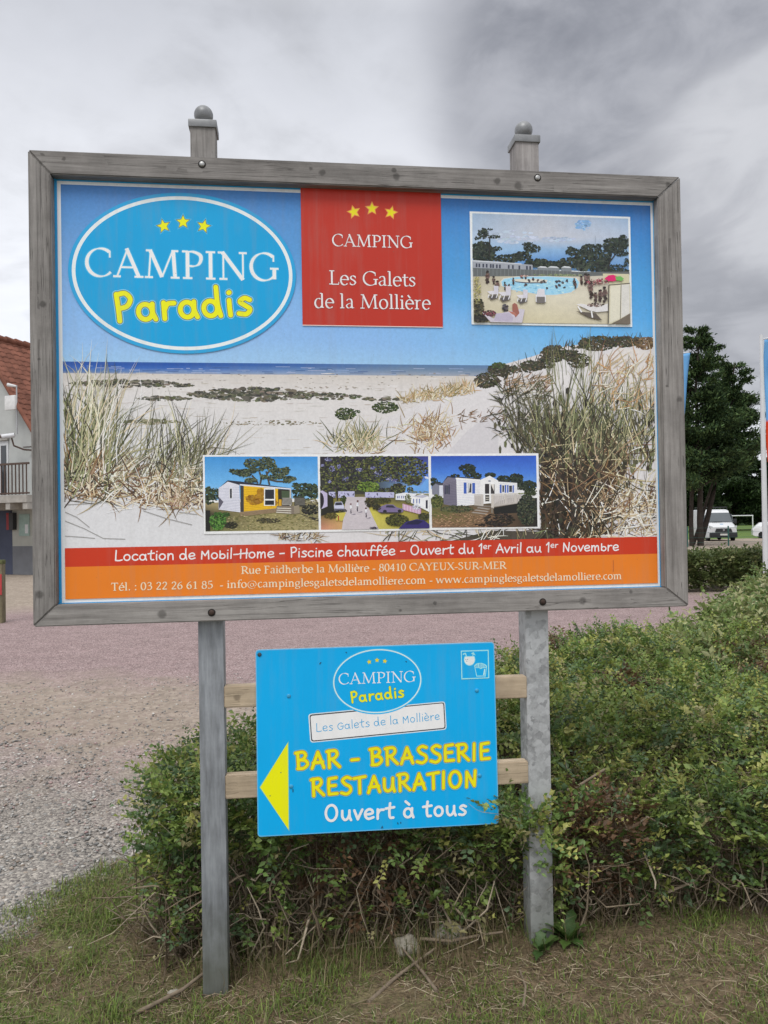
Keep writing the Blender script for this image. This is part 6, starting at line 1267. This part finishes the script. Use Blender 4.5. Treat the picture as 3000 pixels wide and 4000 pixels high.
# trees: tapering trunk, limbs and pads of small needle sprays
M_need = attr_mat('needles', .75, .15, .2, 6, .08); M_bark = flat_mat('dark_bark', (.055, .045, .038), .95, .1, .4, 3)
def conifer(x, y, H, label, crown, trunks, seed, npad=46, cnt=330, cls=.34, pal=((.045, .08, .032), (.066, .112, .04), (.095, .142, .052), (.03, .055, .027)), cat='tree', group=None, low=.16, lean=0.0):
    rg = np.random.default_rng(seed); z0 = gz(x, y); base = (x, y, z0); o = empty('conifer_tree' if group is None else 'background_tree', base, label, cat, group); b = MB(); P0, P1, pads = [], [], []
    for (dx, h, r) in trunks:
        pts = [(x+dx+lean*(1-k/7)**1.5+.25*math.sin(k*1.3+seed)*k/5, y+.2*math.cos(k+seed)*k/5, z0-.2+h*k/7) for k in range(8)]; b.tube(pts, [r*(1-.85*k/7) for k in range(8)], 9)
        for i in range(npad//len(trunks)):
            u = (i+rg.random())/(npad/len(trunks)); zz = low+(1-low)*u; rad = crown(zz)*rg.uniform(.55, 1.0); a = rg.uniform(0, 6.283); q = np.array([x+dx*(1-.5*zz)+lean*(1-zz)**1.5, y, z0+h*zz*.97]); tip = q+np.array([math.cos(a)*rad, math.sin(a)*rad*.8, rad*rg.uniform(.05, .5)])
            b.tube([tuple(q-np.array([0, 0, .3])), tuple((q+tip)/2+np.array([0, 0, -.1])), tuple(tip)], [.09*(1.2-zz), .06*(1.2-zz), .02], 5, False); pads.append((q, tip, rad))
    b.build('trunk', M_bark, o, base, True, 70)
    C, Dd, Nn, K = [], [], [], []
    for q, tip, rad in pads:
        n = int(cnt*(.5+rad/3)); t_ = rg.uniform(.35, 1.12, (n, 1)); c = q+(tip-q)*t_+rg.normal(size=(n, 3))*np.array([.30, .30, .15])*(.35+.2*rad); ax_ = unit((tip-q)[None])
        C.append(c); Dd.append(unit(ax_*.8+np.array([0, 0, .35])+.55*rg.normal(size=(n, 3)))); Nn.append(unit(np.array([0, 0, 1.])+.6*rg.normal(size=(n, 3)))); K.append(np.array(pal)[rg.integers(0, len(pal), n)]*rg.uniform(.7, 1.3)*rg.uniform(.75, 1.25, (n, 1)))
    C, Dd, Nn, K = map(np.concatenate, (C, Dd, Nn, K)); n = len(C); v, f = leaves(C, Dd, Nn, cls*rg.uniform(.6, 1.3, n), cls*.42*rg.uniform(.6, 1.2, n))
    raw_mesh('crown', v, f, M_need, o, np.repeat(K, 4, 0), base); return o
cyp = lambda w: (lambda z: w*(1.0 if z < .35 else max(.10, (1-z)/.65)**.62)*(.55+.45*min(1, z/.3)))
conifer(27.0, 43.5, 14.3, 'tall dark spreading conifer just right of the big sign, nearest its frame', cyp(3.9), [(0, 14.3, .21), (-.6, 12.0, .16)], 5, 125, 300, .27, low=.30)
conifer(31.2, 46.0, 12.7, 'lower dark conifer leaning right, its ragged crown over the parked van', cyp(3.5), [(0, 12.4, .2), (-.5, 10.5, .13)], 9, 100, 290,   .27, low=.42, lean=-2.9)
rnd = lambda w: (lambda z: w*math.sin(math.pi*min(1, .18+.8*z))**.6)
for i, (x, y, H, w, s, lb) in enumerate(((54.5, 92, 9.0, 4.6, 21, 'dark rounded tree far behind the goal'), (60.5, 95, 10.5, 5.2, 22, 'dark tree behind the flagpole far across the field'), (66.5, 97, 9.5, 5.0, 23, 'far tree at the right edge beyond the field'), (48.5, 96, 10.0, 5.2, 24, 'far tree seen beneath the conifers behind the van'), (42.5, 93, 8.6, 4.6, 25, 'far tree behind the left conifer'))):
    conifer(x, y, H, lb, rnd(w), [(0, H, .3)], s, 46, 420, .55, ((.035, .06, .022), (.05, .082, .03), (.026, .045, .02)), 'tree', 'trees beyond the playing field', .06)
# a far wood closing the horizon: reads as one mass
rg = np.random.default_rng(3); n = 60000; th = rg.uniform(-1.15, 1.15, n); rr_ = 170+rg.normal(0, 6, n); x = rr_*np.sin(th)*1.0+.87; y = rr_*np.cos(th); hh = 6.5+1.8*np.sin(th*31)+1.3*np.sin(th*77+1)+.9*np.sin(th*140)
z = ground_z(x, y)+hh*rg.random(n)**.8; v, f = leaves(np.stack([x, y, z], -1), unit(rg.normal(size=(n, 3))+np.array([0, 0, .5])), unit(rg.normal(size=(n, 3))), rg.uniform(.9, 1.9, n), rg.uniform(.6, 1.1, n))
tag(raw_mesh('far_wood', v, f, M_need, None, np.repeat(np.array([[.035, .06, .024], [.05, .078, .032], [.026, .044, .02]])[rg.integers(0, 3, n)], 4, 0)), 'dark belt of far woodland along the horizon', 'wood', kind='stuff')

# parked van: built facing -y in its own space, then turned
M_wp = flat_mat('white_paint', (.66, .67, .68), .25, .5, .04, 1.5, 0, 0); M_gl = flat_mat('windscreen_glass', (.07, .085, .095), .08, .7, .1, 1, 0, 0); M_blk = flat_mat('black_plastic', (.025, .026, .03), .5, .4, .15, 5); M_tyre = flat_mat('tyre_rubber', (.02, .02, .021), .85, .2, .2, 10); M_rim = flat_mat('steel_rim', (.35, .35, .36), .4, .5, .1, 4, .6); M_lamp = flat_mat('lamp_glass', (.62, .64, .66), .12, .6, .05, 3); M_pl = flat_mat('number_plate', (.66, .66, .62), .5); M_red = flat_mat('rear_lamp', (.35, .02, .02), .3)
def loft(b, secs):
    """secs: list of (y, [(x, z), ...]) cross sections"""
    rings = [[b.bm.verts.new((x, y, z)) for x, z in s] for y, s in secs]; n = len(rings[0])
    for a, c in zip(rings, rings[1:]):
        for k in range(n): b.bm.faces.new((a[k], a[(k+1) % n], c[(k+1) % n], c[k]))
    b.bm.faces.new(rings[0]); b.bm.faces.new(rings[-1][::-1])
def wheel(root, base, x, y, r, w, name='wheel'):
    b = MB(); b.lathe((x, y, r), [(r*.62, -w/2), (r*.93, -w/2), (r, -w/2+.03), (r, w/2-.03), (r*.93, w/2), (r*.62, w/2)], 'x', 28); wh = b.build(name, M_tyre, root, (0, 0, 0), True, 50)
    s = 1 if x > 0 else -1; b = MB(); b.lathe((x+s*w*.30, y, r), [(r*.63, -.01), (r*.6, .02), (r*.3, .03), (r*.12, .05), (r*.02, .052)], 'x', 24); b.build('rim', M_rim, wh, (0, 0, 0), True, 50)
van = empty('van', (35.5, 56.5, gz(35.5, 56.5)), 'white panel van with a roof rack parked facing the camera under the conifers', 'van', rz=R(-15))
def xs(w, wt, zb, zt, zm): return [(-w, zb), (-w, zm), (-wt, zt-.06), (-wt+.1, zt), (wt-.1, zt), (wt, zt-.06), (w, zm), (w, zb)]
b = MB(); loft(b, [(-2.62, xs(.86, .84, .30, .98, .7)), (-2.5, xs(.97, .90, .26, 1.06, .8)), (-1.98, xs(1.02, .90, .24, 1.24, 1.0)), (-1.80, xs(1.02, .88, .24, 1.34, 1.15)), (-1.18, xs(1.02, .84, .24, 2.02, 1.25)), (-.9, xs(1.02, .86, .24, 2.2, 1.3)), (-.3, xs(1.02, .88, .24, 2.25, 1.35)), (2.5, xs(1.02, .88, .26, 2.25, 1.35)), (2.72, xs(1.0, .86, .32, 2.2, 1.35))]); b.build('body', M_wp, van, smooth=True, angle=30)
b = MB(); q = [(-.86, -1.845, 1.345), (.86, -1.845, 1.345), (.80, -1.235, 1.985), (-.80, -1.235, 1.985)]; vs_ = [b.bm.verts.new((x, y-.02, z+.02)) for x, y, z in q]+[b.bm.verts.new((x, y+.03, z-.0)) for x, y, z in q]
b.bm.faces.new(vs_[:4]); b.bm.faces.new(vs_[:3:-1]); [b.bm.faces.new((vs_[i], vs_[(i+1) % 4], vs_[4+(i+1) % 4], vs_[4+i])) for i in range(4)]; ws = b.build('windscreen', M_gl, van)
b = MB(); b.box(-.6, .1, -1.90, -1.885, 1.36, 1.38); b.build('wiper', M_blk, ws)
b = MB(); b.prism([(-.62, .66), (.62, .66), (.52, .90), (-.52, .90)], 'y', -2.665, -2.55); gr = b.build('grille', M_blk, van); b = MB(); b.lathe((0, -2.665, .80), [(.075, -.012), (.075, .01)], 'y', 18); b.build('badge', M_rim, gr)
b = MB(); b.box(-.98, .98, -2.70, -2.40, .26, .62, .06); bp_ = b.build('bumper', M_blk, van, smooth=True, angle=50); b = MB(); b.box(-.27, .27, -2.72, -2.702, .42, .54); b.build('number_plate', M_pl, bp_)
for s in (-1, 1):
    b = MB(); b.prism([(s*.62, .84), (s*.93, .90), (s*.97, 1.10), (s*.80, 1.06)], 'y', -2.60, -2.32); b.build('headlight', M_lamp, van)
    b = MB(); b.box(s*1.16-.11, s*1.16+.11, -1.55, -1.42, 1.22, 1.56, .03); b.tube([(s*1.0, -1.47, 1.3), (s*1.12, -1.47, 1.33)], .03, 6); b.build('wing_mirror', M_blk, van, smooth=True, angle=50)
    b = MB(); b.prism([(-1.62, 1.32), (-1.2, 1.88), (-.55, 1.92), (-.5, 1.32)], 'x', s*1.0-.015, s*1.0+.015); b.build('side_window', M_gl, van)
    for yy in (-1.72, 1.75): wheel(van, None, s*.90, yy, .35, .22)
van.scale = (1.05, 1.05, 1.13)
b = MB(); [b.tube([(-.8, yy, 2.40), (.8, yy, 2.40)], .025, 6) for yy in (-.7, .3, 1.3, 2.2)]; [b.tube([(x, -.75, 2.40), (x, 2.25, 2.40)], .025, 6) for x in (-.8, .8)]; [b.tube([(x, yy, 2.22), (x, yy, 2.40)], .02, 6) for x in (-.8, .8) for yy in (-.7, .8, 2.2)]; b.build('roof_rack', M_blk, van)
b = MB(); b.prism([(-.12, 1.13), (.12, 1.13), (.12, 1.22), (-.12, 1.22)], 'y', -2.16, -2.13); b.build('bonnet_logo', flat_mat('logo_blue', (.1, .35, .62), .5), van)
car = empty('parked_car', (43.5, 60.0, gz(43.5, 60.0)), 'white hatchback at the right edge, partly behind the white flagpole', 'car', rz=R(62))
def cs_(w, wt, zb, zt, zm): return [(-w, zb), (-w, zm), (-wt, zt-.04), (-wt+.08, zt), (wt-.08, zt), (wt, zt-.04), (w, zm), (w, zb)]
b = MB(); loft(b, [(-2.0, cs_(.72, .66, .28, .62, .5)), (-1.85, cs_(.84, .74, .2, .76, .6)), (-.95, cs_(.88, .76, .18, .96, .8)), (-.75, cs_(.88, .74, .18, 1.0, .86)), (-.1, cs_(.88, .62, .18, 1.42, .92)), (.5, cs_(.88, .62, .18, 1.47, .94)), (1.4, cs_(.88, .62, .18, 1.38, .95)), (1.85, cs_(.86, .68, .22, .98, .9)), (2.0, cs_(.78, .66, .3, .8, .7))]); b.build('body', M_wp, car, smooth=True, angle=32)
b = MB(); vs_ = [b.bm.verts.new(q) for q in ((-.68, -.74, 1.02), (.68, -.74, 1.02), (.58, -.14, 1.41), (-.58, -.14, 1.41), (-.68, -.70, .98), (.68, -.70, .98), (.58, -.1, 1.37), (-.58, -.1, 1.37))]; b.bm.faces.new(vs_[:4]); b.bm.faces.new(vs_[:3:-1]); [b.bm.faces.new((vs_[i], vs_[(i+1) % 4], vs_[4+(i+1) % 4], vs_[4+i])) for i in range(4)]; b.build('windscreen', M_gl, car)
for s in (-1, 1):
    b = MB(); vs_ = [b.bm.verts.new((s*x, y, z)) for x, y, z in ((.865, -.5, .97), (.865, 1.35, 1.0), (.66, 1.2, 1.33), (.66, -.05, 1.36), (.83, -.5, .95), (.83, 1.35, .98), (.63, 1.2, 1.31), (.63, -.05, 1.34))]; b.bm.faces.new(vs_[:4]); b.bm.faces.new(vs_[:3:-1]); [b.bm.faces.new((vs_[i], vs_[(i+1) % 4], vs_[4+(i+1) % 4], vs_[4+i])) for i in range(4)]; b.build('side_window', M_gl, car)
    b = MB(); b.box(s*.62-.16, s*.62+.16, -1.93, -1.70, .60, .74, .04); b.build('headlight', M_lamp, car, smooth=True)
    for yy in (-1.25, 1.28): wheel(car, None, s*.80, yy, .31, .19)
b = MB(); b.box(-.5, .5, -2.03, -1.9, .34, .5, .03); b.build('grille', M_blk, car)
# football goal
GO = (49.9, 75, gz(49.9, 75)); go = empty('football_goal', GO, 'white goal frame standing on the far playing field', 'goal')
gz0 = GO[2]
b = MB(); b.tube([(48.2, 75, gz0), (48.2, 75, 1.33)], .06, 8); b.build('goalpost', M_white, go, GO); b = MB(); b.tube([(50.85, 75, gz0), (50.85, 75, 1.33)], .06, 8); b.build('goalpost', M_white, go, GO); b = MB(); b.tube([(48.14, 75, 1.36), (50.91, 75, 1.36)], .06, 8); b.build('crossbar', M_white, go, GO)
# green wire fence in front of the van
M_gp = flat_mat('green_coating', (.025, .10, .085), .5, .4, .1, 4); FO = (27.6, 42.0, gz(27.6, 42.0)); fe = empty('wire_fence', FO, 'thin green wire fence with slim posts in front of the parked van', 'fence')
for x in (22.6, 25.3, 28.0, 30.7, 33.4):
    z = gz(x, 42); b = MB(); b.tube([(x, 42, z), (x, 42, z+1.25)], .045, 8); b.build('post', M_gp, fe, FO)
b = MB()
for h in (.25, .55, .85, 1.15): b.tube([(22.6, 42, gz(25, 42)+h), (33.4, 42, gz(31, 42)+h)], .007, 4)
b.build('wire', M_gp, fe, FO)
